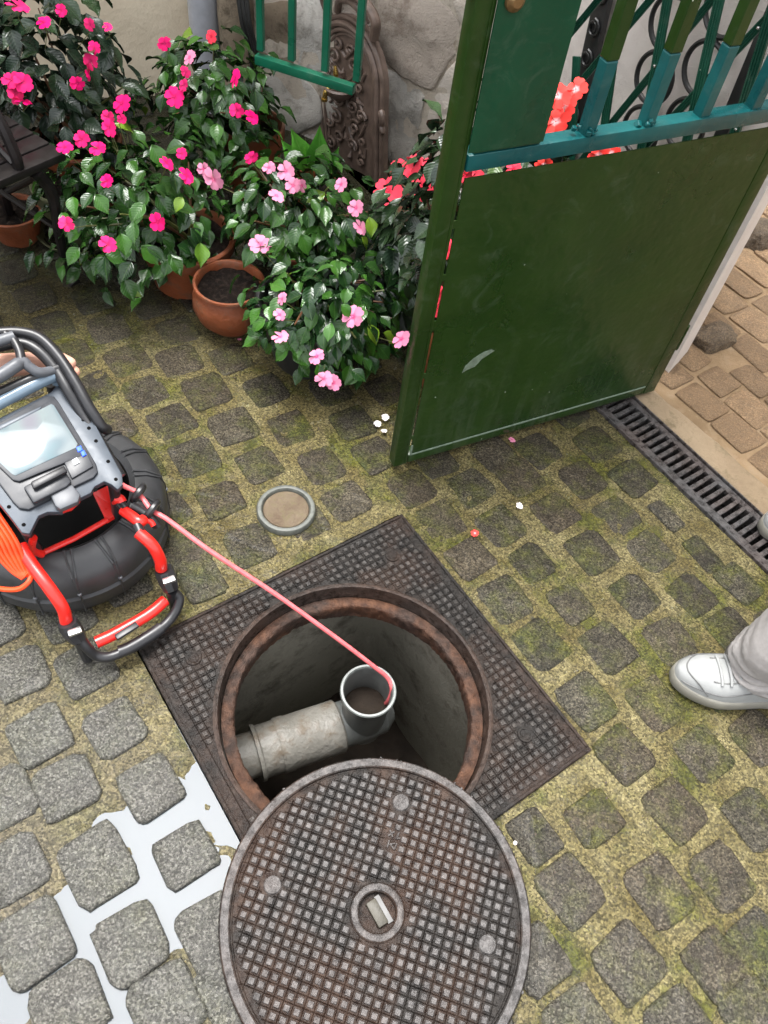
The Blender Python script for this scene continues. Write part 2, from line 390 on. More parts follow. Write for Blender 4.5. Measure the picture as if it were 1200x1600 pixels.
# ---------------------------------------------------------------- ground sheet (mortar bed), aligned with the courses
FU0, FU1, FV0, FV1 = -.850, -.150, .130, .825        # manhole frame in course coordinates
DV0, DV1 = 1.520, 1.655                              # drain channel
def lines(a, b, fine, lo, hi, extra=()):
    s = {a, b, *extra}; x = lo
    while x <= hi: s.add(round(x, 4)); x += fine
    x = a
    while x < b: s.add(round(x, 3)); x += .6
    s = sorted(s); out = [s[0]]
    for t in s[1:]:
        if t - out[-1] > .006 or t in extra:
            if t in extra and t - out[-1] <= .006 and out[-1] not in extra: out[-1] = t
            else: out.append(t)
    return out
def puddle(p):
    d = 0
    for (x, y, r) in PUD:
        d = max(d, 1 - math.hypot(p.x - x, p.y - y) / r)
    return d
PUD = [(a.x, a.y, r) for a, r in ((at(345, 1210), .07), (at(385, 1270), .09), (at(255, 1285), .10), (at(215, 1390), .085), (at(120, 1440), .08), (at(310, 1390), .09), (at(270, 1430), .07), (at(120, 1510), .07), (at(200, 1570), .06), (at(70, 1515), .055), (at(175, 1300), .05), (at(20, 1560), .05), (at(330, 1215), .06))]
def ground_z(p):
    f = min(1, max(0, (p.y + .6 * p.x - .25) / .7)); z = noise.noise(p * 9) * .0022 + noise.noise(p * 42) * .0020 + noise.noise(p * 2.1) * .0022 + .0022 + .0052 * f
    k = puddle(p)
    if k > 0: z -= min(.0070, k * .016) - noise.noise(p * 75) * .0016
    return z
def grid(us, vs, hole, zf):
    mb = MB(); nu = len(us)
    for v_ in vs:
        for u_ in us:
            p = uv(u_, v_); p.z = zf(p, u_, v_); mb.v.append(p)
    for j in range(len(vs) - 1):
        for i in range(nu - 1):
            cu = (us[i] + us[i + 1]) / 2; cv = (vs[j] + vs[j + 1]) / 2
            if hole(cu, cv): continue
            a = j * nu + i; mb.f.append((a, a + 1, a + nu + 1, a + nu))
    return mb
us = lines(-6, 5, .011, -1.9, .62, (FU0 + .006, FU1 - .006)); vs = lines(-5, DV0, .011, -.50, 1.51, (FV0 + .006, FV1 - .006))
gm = grid(us, vs, lambda a, b: FU0 < a < FU1 and FV0 < b < FV1, lambda p, a, b: ground_z(p) if (abs(a) < 3 and b > -.7) else .002)
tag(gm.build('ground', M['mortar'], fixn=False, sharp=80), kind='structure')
# flat apron behind the drain: passage floor bed
vs2 = lines(DV1, 6.0, .03, DV1, 3.0); us2 = lines(-6, 5, .03, -2.2, .4)
pm = grid(us2, vs2, lambda a, b: False, lambda p, a, b: .006 + noise.noise(p * 6) * .004 + noise.noise(p * 25) * .0015)
passage = tag(pm.build('passage_floor', M['sand_joint'], fixn=False, sharp=80), kind='structure')
passage['label'] = 'sandy passage floor beyond the drain'

# ---------------------------------------------------------------- setts
rng = random.Random(4)
def sett_mesh(seed, w, h, mat, H=.03, n=16, rnd=.22, rough=.02):
    r = random.Random(seed); ring = []
    for k in range(n):
        q = 2 * math.pi * (k + .5) / n
        c, s = math.cos(q), math.sin(q); e = 2 / (5.0 + r.random() * 3)
        x = math.copysign(abs(c) ** e, c); y = math.copysign(abs(s) ** e, s)
        j = 1 + r.uniform(-.05, .035)
        ring.append((x * w / 2 * j, y * h / 2 * j))
    mb = MB(); zs = [r.uniform(-.0015, .0015) for _ in range(n)]
    levels = [(1.0, -H), (1.0, -.0085), (.975, -.0022), (.91, -.0002)]
    for (sc, z) in levels:
        for i, (x, y) in enumerate(ring): mb.v.append(Vector((x * sc, y * sc, z + (zs[i] if z > -.02 else 0))))
    inner = len(mb.v)
    for i in range(0, n, 2):
        x, y = ring[i]; mb.v.append(Vector((x * .45, y * .45, r.uniform(-.0015, .002))))
    mb.v.append(Vector((0, 0, r.uniform(-.0012, .0022))))
    for L in range(3):
        for i in range(n):
            j = (i + 1) % n; mb.f.append((L * n + i, L * n + j, (L + 1) * n + j, (L + 1) * n + i))
    b = 3 * n; m2 = n // 2
    for i in range(m2):
        j = (i + 1) % m2
        mb.f.append((b + 2 * i, b + 2 * i + 1, inner + i)); mb.f.append((b + 2 * i + 1, b + (2 * j) % n, inner + j, inner + i))
        mb.f.append((inner + i, inner + j, inner + m2))
    return mb.mesh('sett', mat, sharp=70)
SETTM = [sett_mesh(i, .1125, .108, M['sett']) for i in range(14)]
pav = bpy.data.objects.new('pavement', None); COL.objects.link(pav); tag(pav, kind='structure')
STONES = [(30,1049),(133,1041),(62,1146),(178,1135),(103,1229),(234,1229),(4,1247),(152,1349,1.18,1.08),(289,1334,.88,.96),(22,1356),(49,1472,1.08,1.05),(204,1472,1.05,1.05),(330,1454),(105,1574,1.1,1.05),(259,1570,1.08,1),(362,1545),
(976,1177),(1102,1177),(1186,1152),(930,1278,.82,1.0),(1056,1264),(1179,1278),(836,1306,.9,.8),(892,1390),(1032,1390,1.05,1),(1130,1369),(984,1503,1.0,1.05),(1123,1509),(1193,1478),(842,1498,.9,.95),(908,1604),(1066,1604),(1182,1590),
(782,820),(832,878,.92,.92),(925,862,1.05,1),(1017,860),(868,800),(965,805),(1042,805,.9,.5),(790,935,1.05,1),(892,942,.95,.85),(992,930,1.02,.92),(1082,928,1.02,.95),(847,1005,1.05,1),(952,1010,1.05,1),(1048,1000),(917,1094,1.05,1),(1025,1097,1.05,1),
(645,762),(735,760,1,1.05),(690,812),(735,872,.9,1),(772,707),(812,745),(680,717),(842,702),(1100,865,1.0,.6),(1155,910,1,.8),(1145,985),
(200,562,1,1.05),(227,610,1,1.02),(267,657,1,1.05),(305,712,1.1,1.05),(147,602),(280,562,1.05,1.1),(322,610,1.1,1.1),(365,665,1.05,1.1),(170,512),(277,515),(360,560),(407,725,1,.95),(455,667,1,1.02),(502,725,1.05,1),(542,782,.95,1.02),(552,660),(587,710),(345,780,.95,1),(390,850,1.05,1),(287,860),(275,790,.9,.5),(315,905,1,.9),(480,815,.9,.9)]
placed = []
def place_sett(u_, v_, su=1, sv=1, jit=1.0, obj=True):
    a = rad(-48 + rng.uniform(-4, 4) * jit); p = uv(u_, v_, .011 + rng.uniform(-.002, .0025))
    T = Matrix.Translation(p) @ Matrix.Rotation(a, 4, 'Z') @ Matrix.Rotation(rng.uniform(-.02, .02), 4, 'X') @ Matrix.Rotation(rng.uniform(-.02, .02), 4, 'Y') @ Matrix.Diagonal((su * rng.uniform(.97, 1.03), sv * rng.uniform(.97, 1.03), 1, 1))
    if rng.random() < .5: T = T @ Matrix.Rotation(math.pi, 4, 'Z')
    me = rng.choice(SETTM)
    if obj: link('sett', me, pav, T)
    placed.append((u_, v_)); return me, T
for s in STONES:
    p = at(s[0], s[1], .012); place_sett(p.dot(U), p.dot(V), *(s[2:4] if len(s) > 2 else (1, 1)))
rows = [-.80 + .135 * 0, -.665, -.53, -.395, -.235, -.097, .033, .18, .335, .483, .615, .745, .895, 1.03, 1.175, 1.31, 1.435]
stuff = MB(); nobj = len(placed)
walls_v = lambda p: (p.y > 2.57 - .364 * (p.x - .2) - .05)
for r_i, v_ in enumerate(rows):
    ex = sorted(a for a, b in placed if abs(b - v_) < .05)
    cand = []
    a = (ex[-1] + .137) if ex else -.4 + (r_i % 2) * .07
    while a < 1.3: cand.append(a); a += .137
    a = (ex[0] - .137) if ex else -.4 + (r_i % 2) * .07 - .137
    while a > -3.2: cand.append(a); a -= .137
    for i in range(len(ex) - 1):
        g = ex[i + 1] - ex[i]; k = round(g / .137)
        for j in range(1, k): cand.append(ex[i] + g * j / k)
    for a in cand:
        vv = v_ + rng.uniform(-.006, .006); p = uv(a, vv)
        if FU0 - .05 < a < FU1 + .05 and FV0 - .04 < vv < FV1 + .045: continue
        if vv > DV0 - .045 or walls_v(p): continue
        if any(abs(a - x) < .122 and abs(vv - y) < .112 for x, y in placed): continue
        c = p - EYE; X, Y, Z = c.dot(RX), c.dot(RD), c.dot(RF)
        vis = Z > 0 and -80 < 600 + CF * X / Z < 1290 and -100 < 800 + CF * Y / Z < 1690
        if vis and nobj < 285:
            place_sett(a, vv); nobj += 1
        else:
            me, T = place_sett(a, vv, obj=False)
            stuff.add([T @ v.co for v in me.vertices], [tuple(q.vertices) for q in me.polygons])
so_ = stuff.build('sett_field', M['sett'], pav, sharp=70, fixn=False); tag(so_, kind='stuff')

# puddle water between the near left setts: the mortar bed dips below it there
wm = MB(); wm.add([uv(a_, b_, -.0005) for a_, b_ in ((-.72, -.42), (-.05, -.42), (.02, .10), (-.10, FV0 - .002), (-.66, FV0 - .002), (-.80, -.05))], [tuple(range(6))])
tag(wm.build('puddle', M['water'], fixn=False, sharp=None), kind='structure')

# passage stones
W0 = Vector((.2, 2.57, 0)); WC = Vector((.765, 1.87, 0)); SD = (W0 - WC).normalized(); SN = Vector((-SD.y, SD.x, 0)); SN = SN if SN.x < 0 else -SN
pgr = rng
def flat_stone(poly, z, hgt, mat, name, parent, seed=0, bulge=.004):
    r = random.Random(seed); P = [U * a.dot(U) + V * max(a.dot(V), DV1 + .035 + r.uniform(0, .012)) for a in poly]; c = sum(P, Vector()) / len(P); ring = []
    n = len(P)
    for i in range(n):
        a, b, d = P[i - 1], P[i], P[(i + 1) % n]
        ring.append(b.lerp(a, .16)); ring.append(b.lerp(c, .05)); ring.append(b.lerp(d, .16)); 
        md = b.lerp(d, .5); ring.append(md + (md - c) * r.uniform(-.03, .03))
    mb = MB(); k = len(ring)
    for sc, zz in ((1, -.03), (1, -hgt * .6), (.93, 0), (.55, bulge)):
        for q in ring:
            t = c.lerp(q, sc); mb.v.append(Vector((t.x, t.y, z + zz + (r.uniform(-.0012, .0012) if zz > -.02 else 0))))
    mb.v.append(Vector((c.x, c.y, z + bulge)))
    for L in range(3):
        for i in range(k): j = (i + 1) % k; mb.f.append((L * k + i, L * k + j, (L + 1) * k + j, (L + 1) * k + i))
    for i in range(k): mb.f.append((3 * k + i, 3 * k + (i + 1) % k, 4 * k))
    return mb.build(name, mat, parent, sharp=60)
def pq(*pts, z=.01): return [at(x, y, z) for x, y in pts]
PS = [pq((1008, 610), (1050, 590), (1120, 640), (1085, 690), (1030, 668)), pq((1040, 672), (1090, 640), (1158, 690), (1120, 722)),
      pq((1100, 590), (1125, 578), (1172, 610), (1148, 632)), pq((1130, 548), (1152, 540), (1190, 572), (1165, 588)), pq((1082, 577), (1115, 562), (1122, 574), (1092, 588)),
      pq((1172, 600), (1200, 584), (1235, 610), (1200, 640)), pq((1150, 645), (1190, 620), (1235, 670), (1195, 690)), pq((1150, 500), (1172, 490), (1200, 515), (1180, 535)),
      pq((1118, 475), (1135, 465), (1160, 495), (1145, 502)), pq((1160, 470), (1185, 462), (1215, 492), (1200, 505)), pq((1140, 440), (1160, 430), (1172, 445), (1150, 458)),
      pq((1165, 425), (1190, 415), (1212, 440), (1190, 452)), pq((1155, 402), (1175, 392), (1190, 405), (1170, 416)), pq((1130, 720), (1165, 695), (1215, 735), (1180, 760)),
      pq((1095, 718), (1115, 705), (1135, 728), (1115, 742)), pq((1185, 765), (1215, 745), (1250, 790), (1220, 810)), pq((1120, 760), (1160, 735), (1180, 775), (1150, 790))]
def boulder(c, sx, sy, sz, rz, seed, label):
    bm = bmesh.new(); bmesh.ops.create_icosphere(bm, subdivisions=4, radius=1)
    for v in bm.verts:
        p = v.co.copy(); f = 1 + .22 * noise.noise(p * 1.3 + Vector((seed, 0, 0))) + .10 * noise.noise(p * 3.5 + Vector((0, seed, 0))) + .05 * noise.noise(p * 9)
        p = Vector([math.copysign(abs(x) ** .75, x) for x in p]) * f
        v.co = Vector((p.x * sx, p.y * sy, p.z * sz))
    me = bpy.data.meshes.new('guard_stone'); bm.to_mesh(me); bm.free(); me.shade_smooth(); me.materials.append(M['sandstone_dark'])
    o = link('guard_stone', me, passage, Matrix.Translation((c.x, c.y, .012)) @ Matrix.Rotation(rz, 4, 'Z')); o['label'] = label
boulder(at(1112, 534), .075, .05, .04, rad(35), 3, 'rough dark boulder set against the wall corner')
boulder(at(1183, 376), .085, .06, .05, rad(60), 8, 'rough boulder farther along the passage wall')
k = 60; v_ = DV1 + .115
GS = [at(1108, 535), at(1180, 380)]
while v_ < 3.3:
    dv = rng.uniform(.095, .13); u_ = -2.1 + rng.uniform(0, .1)
    while u_ < .5:
        du = rng.uniform(.10, .19); c = uv(u_ + du / 2, v_ + dv / 2); u1 = u_ + du; 
        if (c - WC).dot(SN) < -.10 and (c - WC).dot(rot2(rad(72) - math.pi / 2)) < -.02: u_ = u1; continue
        if all((c - g_).length > .075 for g_ in GS):
            j_ = .0055; q = [uv(a_ + rng.uniform(-.006, .006), b_ + rng.uniform(-.006, .006)) for a_, b_ in ((u_ + j_, v_ + j_), (u1 - j_, v_ + j_), (u1 - j_, v_ + dv - j_), (u_ + j_, v_ + dv - j_))]
            flat_stone(q, .0125 + rng.uniform(-.0015, .0015), .003, M['sandstone'], 'paving_stone', passage, k, .0012); k += 1
        u_ = u1
    v_ += dv
# concrete edging between drain and passage stones
e = MB(); n_ = 26
for i in range(n_ + 1):
    u_ = -1.35 + 2.4 * i / n_
    for v_, z_ in ((DV1 + .001, -.02), (DV1 + .001, .014), (DV1 + .012 , .018), (DV1 + .07 + rng.uniform(-.012, .012), .016), (DV1 + .10 + rng.uniform(-.01, .01), -.002)): e.v.append(uv(u_, v_, z_))
for i in range(n_):
    for j in range(4): a_ = i * 5 + j; e.f.append((a_, a_ + 5, a_ + 6, a_ + 1))
tag(e.build('edging', mat_plaster('pale_concrete_edge', (.18, .13, .08), (.34, .26, .17), 18, .6, .004, (.11, .085, .045))), kind='structure')
print('setts', nobj)

# ---------------------------------------------------------------- drain channel
dr = thing('drain_channel', uv(-.3, (DV0 + DV1) / 2), 'long slotted black drainage grate at the foot of the open gate', 'drain')
b = MB()
b.box(uv(-.1, DV0 + .003, -.035), (2.6, .004, .105), Matrix.Rotation(rad(-48), 3, 'Z'))
b.box(uv(-.1, DV1 - .003, -.035), (2.6, .004, .105), Matrix.Rotation(rad(-48), 3, 'Z'))
b.build('channel_edge', M['channel'], dr, bevel=.001, seg=1)
b = MB(); b.box(uv(-.1, (DV0 + DV1) / 2, -.09), (2.6, .13, .01), Matrix.Rotation(rad(-48), 3, 'Z')); b.build('channel_bottom', M['void'], dr)
RU = Matrix.Rotation(rad(-48), 3, 'Z')
b = MB(); w0, w1 = DV0 + .007, DV1 - .007; pitch = .0245; L_ = 2.5; u0 = -1.35
nsl = int(L_ / pitch)
b.box(uv(u0 + L_ / 2, w0 + .012, .006), (L_, .022, .012), RU); b.box(uv(u0 + L_ / 2, w1 - .010, .006), (L_, .018, .012), RU)
for i in range(nsl):
    u_ = u0 + i * pitch; sh = 0.0
    # slanted bar between slots: slots wider on the far half
    b.prism([(0, 0), (.0135, 0), (.0125, .05), (.0105, .0835), (-.0005, .0835), (0, .05)], 0, .0118, U, V, uv(u_, w0 + .0225, 0))
b.build('grate', M['channel'], dr, bevel=.0012, seg=1)
for i in range(4):
    c = at((1000, 1072, 1095, 1130)[i], (700, 795, 812, 850)[i], .013)

# ---------------------------------------------------------------- manhole frame, chamber, lid
FC = uv((FU0 + FU1) / 2, (FV0 + FV1) / 2)
RC = Vector((.010, .672, 0))     # centre of the round opening
mf = thing('manhole', FC, 'square cast iron manhole frame with chequered top and rusty round opening', 'manhole')
z1 = .012
def annular(mb, z, ro_fn, ri, n=96, down=None):
    pass
# plate between square and circle
b = MB(); n = 96; ro = .292
def sq(q):
    d = rot2(q); du, dv = d.dot(U), d.dot(V); u0_, v0_ = RC.dot(U), RC.dot(V)
    t = min(((FU1 if du > 0 else FU0) - u0_) / du if abs(du) > 1e-6 else 9, ((FV1 if dv > 0 else FV0) - v0_) / dv if abs(dv) > 1e-6 else 9)
    return RC + d * t
angs = [2 * math.pi * i / n for i in range(n)]
for c_ in ((FU0, FV0), (FU1, FV0), (FU0, FV1), (FU1, FV1)):
    d = uv(*c_) - RC; angs.append(math.atan2(d.y, d.x) % (2 * math.pi))
angs.sort(); n = len(angs)
for q in angs:
    s_ = sq(q); c_ = RC + rot2(q) * ro
    b.v += [Vector((s_.x, s_.y, -.08)), Vector((s_.x, s_.y, z1)), Vector((c_.x, c_.y, z1))]
for i in range(n):
    j = (i + 1) % n
    for k in range(2): b.f.append((i * 3 + k, j * 3 + k, j * 3 + k + 1, i * 3 + k + 1))
b.build('frame_plate', M['frame'], mf)
b = MB(); b.lathe([(.2925, z1 + .004), (.288, z1 + .006), (.283, z1 + .004), (.2805, -.02), (.278, -.035), (.276, -.10), (.2925, -.10)], 96, RC, closed=True)
b.build('seat_ring', M['rim_dark'], mf)
b = MB(); prl = [(.2775, -.022), (.270, -.0205), (.262, -.020), (.2545, -.021), (.2515, -.025), (.252, -.042), (.254, -.07)]; NL = 420
for k in range(NL):
    q = 2 * math.pi * k / NL
    for j, (r_, z_) in enumerate(prl):
        w_ = 0 if j == 0 else (noise.noise(Vector((math.cos(q) * 4, math.sin(q) * 4, j * .4))) * .0030 + noise.noise(Vector((math.cos(q) * 26, math.sin(q) * 26, j * 2.3))) * .0022 + noise.noise(Vector((math.cos(q) * 70, math.sin(q) * 70, j * 5.1))) * .0016)
        b.v.append(RC + rot2(q) * (r_ + w_) + Vector((0, 0, z_ + w_ * .35)))
for k in range(NL):
    l = (k + 1) % NL
    for j in range(len(prl) - 1): b.f.append((k * 7 + j, l * 7 + j, l * 7 + j + 1, k * 7 + j + 1))
b.build('rusty_ledge', M['rust'], mf, sharp=80)
# rim strip along the square edge
b = MB()
for (a_, c_) in (((FU0, FV0), (FU1, FV0)), ((FU1, FV0), (FU1, FV1)), ((FU1, FV1), (FU0, FV1)), ((FU0, FV1), (FU0, FV0))):
    p, q = uv(*a_), uv(*c_); d = (q - p).normalized(); nn = Vector((-d.y, d.x, 0)); nn = nn if nn.dot(FC - p) > 0 else -nn
    b.prism([(0.010, .001), ((q - p).length - .010, .001), ((q - p).length - .010, .008), (.010, .008)], z1 + .0002, z1 + .0042, d, nn if d.cross(nn).z > 0 else nn, p)
b.build('edge_rib', M['frame'], mf, bevel=.001, seg=1)
def studs(C, Xd, Yd, pitch, size, z, h, inside, mb):
    n = int(.6 / pitch)
    for i in range(-n, n + 1):
        for j in range(-n, n + 1):
            p = C + Xd * ((i + .5) * pitch) + Yd * ((j + .5) * pitch)
            if not inside(p, size * .7): continue
            s = size / 2 * rng.uniform(.93, 1.05); t = s * .80; hj = rng.uniform(-.0008, .0004); tx = rng.uniform(-.0005, .0005); ty_ = rng.uniform(-.0005, .0005)
            vs = [p + Xd * (a * s) + Yd * (c * s) + Vector((0, 0, z)) for a, c in ((-1, -1), (1, -1), (1, 1), (-1, 1))] + [p + Xd * (a * t) + Yd * (c * t) + Vector((0, 0, z + h + hj + tx * a + ty_ * c)) for a, c in ((-1, -1), (1, -1), (1, 1), (-1, 1))]
            mb.add(vs, [(4, 5, 6, 7), (0, 1, 5, 4), (1, 2, 6, 5), (2, 3, 7, 6), (3, 0, 4, 7)])
def in_frame(p, m_):
    u_, v_ = p.dot(U), p.dot(V); d = math.hypot(p.x - RC.x, p.y - RC.y)
    return FU0 + .012 + m_ < u_ < FU1 - .012 - m_ and FV0 + .012 + m_ < v_ < FV1 - .012 - m_ and d > .296 + m_ * .9 and not any((p - b_).length < .022 for b_ in FB)
FB = [uv(FU0 + .09, FV0 + .09), uv(FU1 - .10, FV0 + .10), uv(FU0 + .09, FV1 - .09), uv(FU1 - .10, FV1 - .10)]
b = MB(); studs(FC, U, V, .0178, .0112, z1 - .0005, .0035, in_frame, b)
s_ = b.build('raised_squares', M['framestud'], mf, sharp=30, fixn=False); tag(s_, kind='stuff')
def ridge_lines(C, Xd, Yd, pitch, z, h, wdt, inside, mb):
    n = int(.6 / pitch)
    for (A, B) in ((Xd, Yd), (Yd, Xd)):
        for i in range(-n, n + 1):
            o_ = C + A * (i * pitch); run = None; st = pitch
            js = [k * st for k in range(-int(.6 / st), int(.6 / st) + 1)]
            for t in js + [9]:
                ok = t < 9 and inside(o_ + B * t, 0)
                if ok and run is None: run = t
                if not ok and run is not None:
                    e_ = prev
                    if e_ - run > 1e-4:
                        p, q = o_ + B * (run - st * .4), o_ + B * (e_ + st * .4)
                        mb.add([p - A * wdt + Vector((0, 0, z)), p + A * wdt + Vector((0, 0, z)), q + A * wdt + Vector((0, 0, z)), q - A * wdt + Vector((0, 0, z)),
                                p + Vector((0, 0, z + h)), q + Vector((0, 0, z + h))], [(0, 4, 5, 3), (1, 2, 5, 4), (0, 1, 4), (3, 5, 2)])
                    run = None
                prev = t
b = MB(); ridge_lines(FC, U, V, .0178, z1 - .0005, .0026, .0013, in_frame, b)
s_ = b.build('raised_lines', M['frame'], mf, sharp=30, fixn=False); tag(s_, kind='stuff')
for q in FB:
    b = MB(); b.lathe([(.0, z1 + .002), (.010, z1 + .002), (.012, z1 + .0035), (.0165, z1 + .0035), (.018, z1 - .001)], 24, q); b.build('boss', M['frame'], mf)
# chamber: square concrete pit with rounded corners
ch = tag(bpy.data.objects.new('manhole_chamber', None), kind='structure'); COL.objects.link(ch)
b = MB(); prof = [(-.065, .262), (-.16, .268), (-.45, .272), (-.80, .275)]; n = 96
for (z, hw) in prof:
    for i in range(n):
        q = 2 * math.pi * i / n; c, s = math.cos(q), math.sin(q); e_ = 2 / 11
        x = math.copysign(abs(c) ** e_, c) * hw; y = math.copysign(abs(s) ** e_, s) * hw
        p = RC + U * x + V * y; b.v.append(Vector((p.x, p.y, z)))
for k in range(len(prof) - 1):
    for i in range(n): j = (i + 1) % n; b.f.append((k * n + i, k * n + j, (k + 1) * n + j, (k + 1) * n + i))
b.build('chamber_wall', M['chamber'], ch, fixn=False)
b = MB(); G_ = 34
for j in range(G_):
    for i in range(G_):
        p = RC + U * ((i / (G_ - 1) - .5) * .66) + V * ((j / (G_ - 1) - .5) * .66)
        b.v.append(Vector((p.x, p.y, -.68 + noise.noise(p * 14) * .02 + noise.noise(p * 45) * .014)))
for j in range(G_ - 1):
    for i in range(G_ - 1): a_ = j * G_ + i; b.f.append((a_, a_ + 1, a_ + G_ + 1, a_ + G_))
b.build('chamber_floor', M['sludge'], ch, fixn=False)
# pipe fitting
PR = at(575, 1082, -.16); PB = Vector((PR.x, PR.y, -.325))
pf = thing('drain_pipe', PB, 'grey plastic drain pipe with upright open socket inside the manhole', 'pipe')
hd = -(V * .96 + U * .02).normalized() ; hd = (at(385, 1182, -.315) - Vector((PR.x, PR.y, -.315))); hd.z = 0; hl = hd.length; hd.normalize()
b = MB(); b.lathe([(.056, -.30), (.056, -.20), (.0585, -.185), (.0635, -.178), (.0635, -.162), (.0655, -.158), (.0655, -.152)], 40, (PR.x, PR.y, 0)); 
b.lathe([(.0655, -.152), (.058, -.152), (.055, -.165), (.053, -.36)], 40, (PR.x, PR.y, 0)); b.build('socket', M['pvc_dark'], pf)
b = MB(); b.lathe([(.064, -.153), (.0665, -.150), (.0645, -.146), (.060, -.146), (.0575, -.151)], 48, (PR.x, PR.y, 0)); b.build('socket_rim', M['pvc_light'], pf)
zc = -.315; C0 = Vector((PR.x, PR.y, zc))
b = MB(); b.tube([C0 - hd * .075, C0 - hd * .05, C0 + hd * .0, C0 + hd * .10], [.03, .052, .057, .057], 32); b.build('elbow', M['pvc_dark'], pf)
b = MB(); b.tube([C0 + hd * .06, C0 + hd * .065, C0 + hd * .19, C0 + hd * .195, C0 + hd * .215, C0 + hd * .22], [.060, .0655, .0655, .0675, .0675, .0655], 40); b.tube([C0 + hd * .22, C0 + hd * .262, C0 + hd * .266, C0 + hd * .274], [.064, .064, .069, .069], 40); b.build('coupling', M['pvc'], pf)
b = MB(); b.tube([C0 + hd * .26, C0 + hd * .62], .055, 40); b.build('spigot', M['pvc'], pf)
b = MB(); b.lathe([(0, -.236), (.02, -.240), (.035, -.246), (.0535, -.25)], 24, (PR.x, PR.y, 0), wob=.03); b.build('pipe_sludge', M['sludge'], pf)

# lid
LZ = .052; LC = at(590, 1425, LZ); LR = .276
lid = thing('manhole_cover', (LC.x, LC.y, .018), 'round cast iron manhole cover lifted off and lying over the edge of the pit', 'manhole cover')
la = rad(-10); LX = rot2(la); LY = rot2(la + math.pi / 2)
b = MB(); zt = LZ - .004
b.lathe([(0, .020), (.262, .020), (.268, .024), (LR - .002, .030), (LR, .036), (LR, LZ - .003), (LR - .002, LZ), (LR - .017, LZ), (LR - .019, LZ - .001), (LR - .020, zt - .002), (LR - .0225, zt - .002), (LR - .024, zt), (.052, zt), (.050, zt + .0005), (.0485, zt + .003), (.046, zt + .0045), (.036, zt + .0045), (.0335, zt + .002), (.033, zt - .012), (0, zt - .012)], 128, (LC.x, LC.y, 0), wob=0.0)
b.build('disc', M['lid'], lid)
b = MB(); b.lathe([(LR - .0165, LZ + .0002), (LR - .0035, LZ + .0002), (LR - .001, LZ - .002)], 128, (LC.x, LC.y, 0)); b.build('rim', M['lid_high'], lid)
BOSS = [at(627, 1253, LZ), at(426, 1382, LZ), at(762, 1475, LZ)]; BOSS.append(Vector((2 * LC.x - BOSS[0].x, 2 * LC.y - BOSS[0].y, LZ)))
PLATE = at(614, 1312, LZ)
def in_lid(p, m_):
    d = math.hypot(p.x - LC.x, p.y - LC.y)
    if d > LR - .027 - m_ * .6 or d < .053 + m_ * .7: return False
    for q in BOSS:
        if math.hypot(p.x - q.x, p.y - q.y) < .021: return False
    e_ = p - PLATE
    if abs(e_.dot(LX)) < .017 and abs(e_.dot(LY)) < .021: return False
    return True
LCz = Vector((LC.x, LC.y, 0))
b = MB(); studs(LCz, LX, LY, .0176, .0112, zt - .0005, .0040, in_lid, b)
s_ = b.build('raised_squares', M['lid_high'], lid, sharp=30, fixn=False); tag(s_, kind='stuff')
b = MB(); ridge_lines(LCz, LX, LY, .0176, zt - .0005, .0028, .0014, in_lid, b)
s_ = b.build('raised_lines', M['lid'], lid, sharp=30, fixn=False); tag(s_, kind='stuff')
for q in BOSS:
    b = MB(); b.lathe([(0, zt + .0035), (.011, zt + .0035), (.0145, zt + .003), (.016, zt + .001), (.0165, zt - .001)], 28, (q.x, q.y, 0)); b.build('boss', M['lid_high'], lid)
b = MB(); b.lathe([(.0355, zt + .0046), (.0375, zt + .0062), (.044, zt + .0062), (.0465, zt + .0046)], 64, (LC.x, LC.y, 0)); b.build('keyhole_ring', M['lid_high'], lid)
ka = rad(-50); KX = rot2(ka); RK = Matrix.Rotation(ka, 3, 'Z')
b = MB(); b.box((LC.x, LC.y, zt - .0075), (.046, .020, .010), RK); b.build('keyhole_bar', plain('worn_brass_bar', (.045, .04, .027), .5, metal=0, bumpv=.5), lid, bevel=.002)
b = MB(); c_ = Vector((LC.x, LC.y, 0)) + Vector((-KX.y, KX.x, 0)) * .014; b.box((c_.x, c_.y, zt - .0108), (.050, .010, .004), RK); b.build('keyhole_slot', M['void'], lid)
b = MB()
for (x, y, ang, ln) in ((-.006, .010, 50, .015), (-.006, .010, -50, .015), (.006, .010, 80, .013), (.008, .006, 20, .010), (-.006, -.009, 90, .014), (.001, -.007, 30, .012), (.003, -.012, -35, .012), (.008, -.009, 85, .013)):
    p = PLATE + LX * x + LY * y; b.box((p.x, p.y, zt + .0015), (ln, .003, .004), Matrix.Rotation(la + rad(ang), 3, 'Z'))
b.build('cast_mark', M['lid_high'], lid, bevel=.0008, seg=1)
# little rust crumbs on the lid rim
b = MB()
for i in range(46):
    q = rad(70 + rng.gauss(0, 38)); r_ = LR - .004 + rng.uniform(-.010, .004); s = rng.uniform(.0015, .005)
    p = Vector((LC.x + math.cos(q) * r_, LC.y + math.sin(q) * r_, LZ + s * .1)); b.box(p, (s, s * rng.uniform(.5, 1), s * .6), Matrix.Rotation(rng.random() * 6, 3, 'Z'))
tag(b.build('rust_crumb', M['lid_high'], lid, sharp=None), kind='stuff')

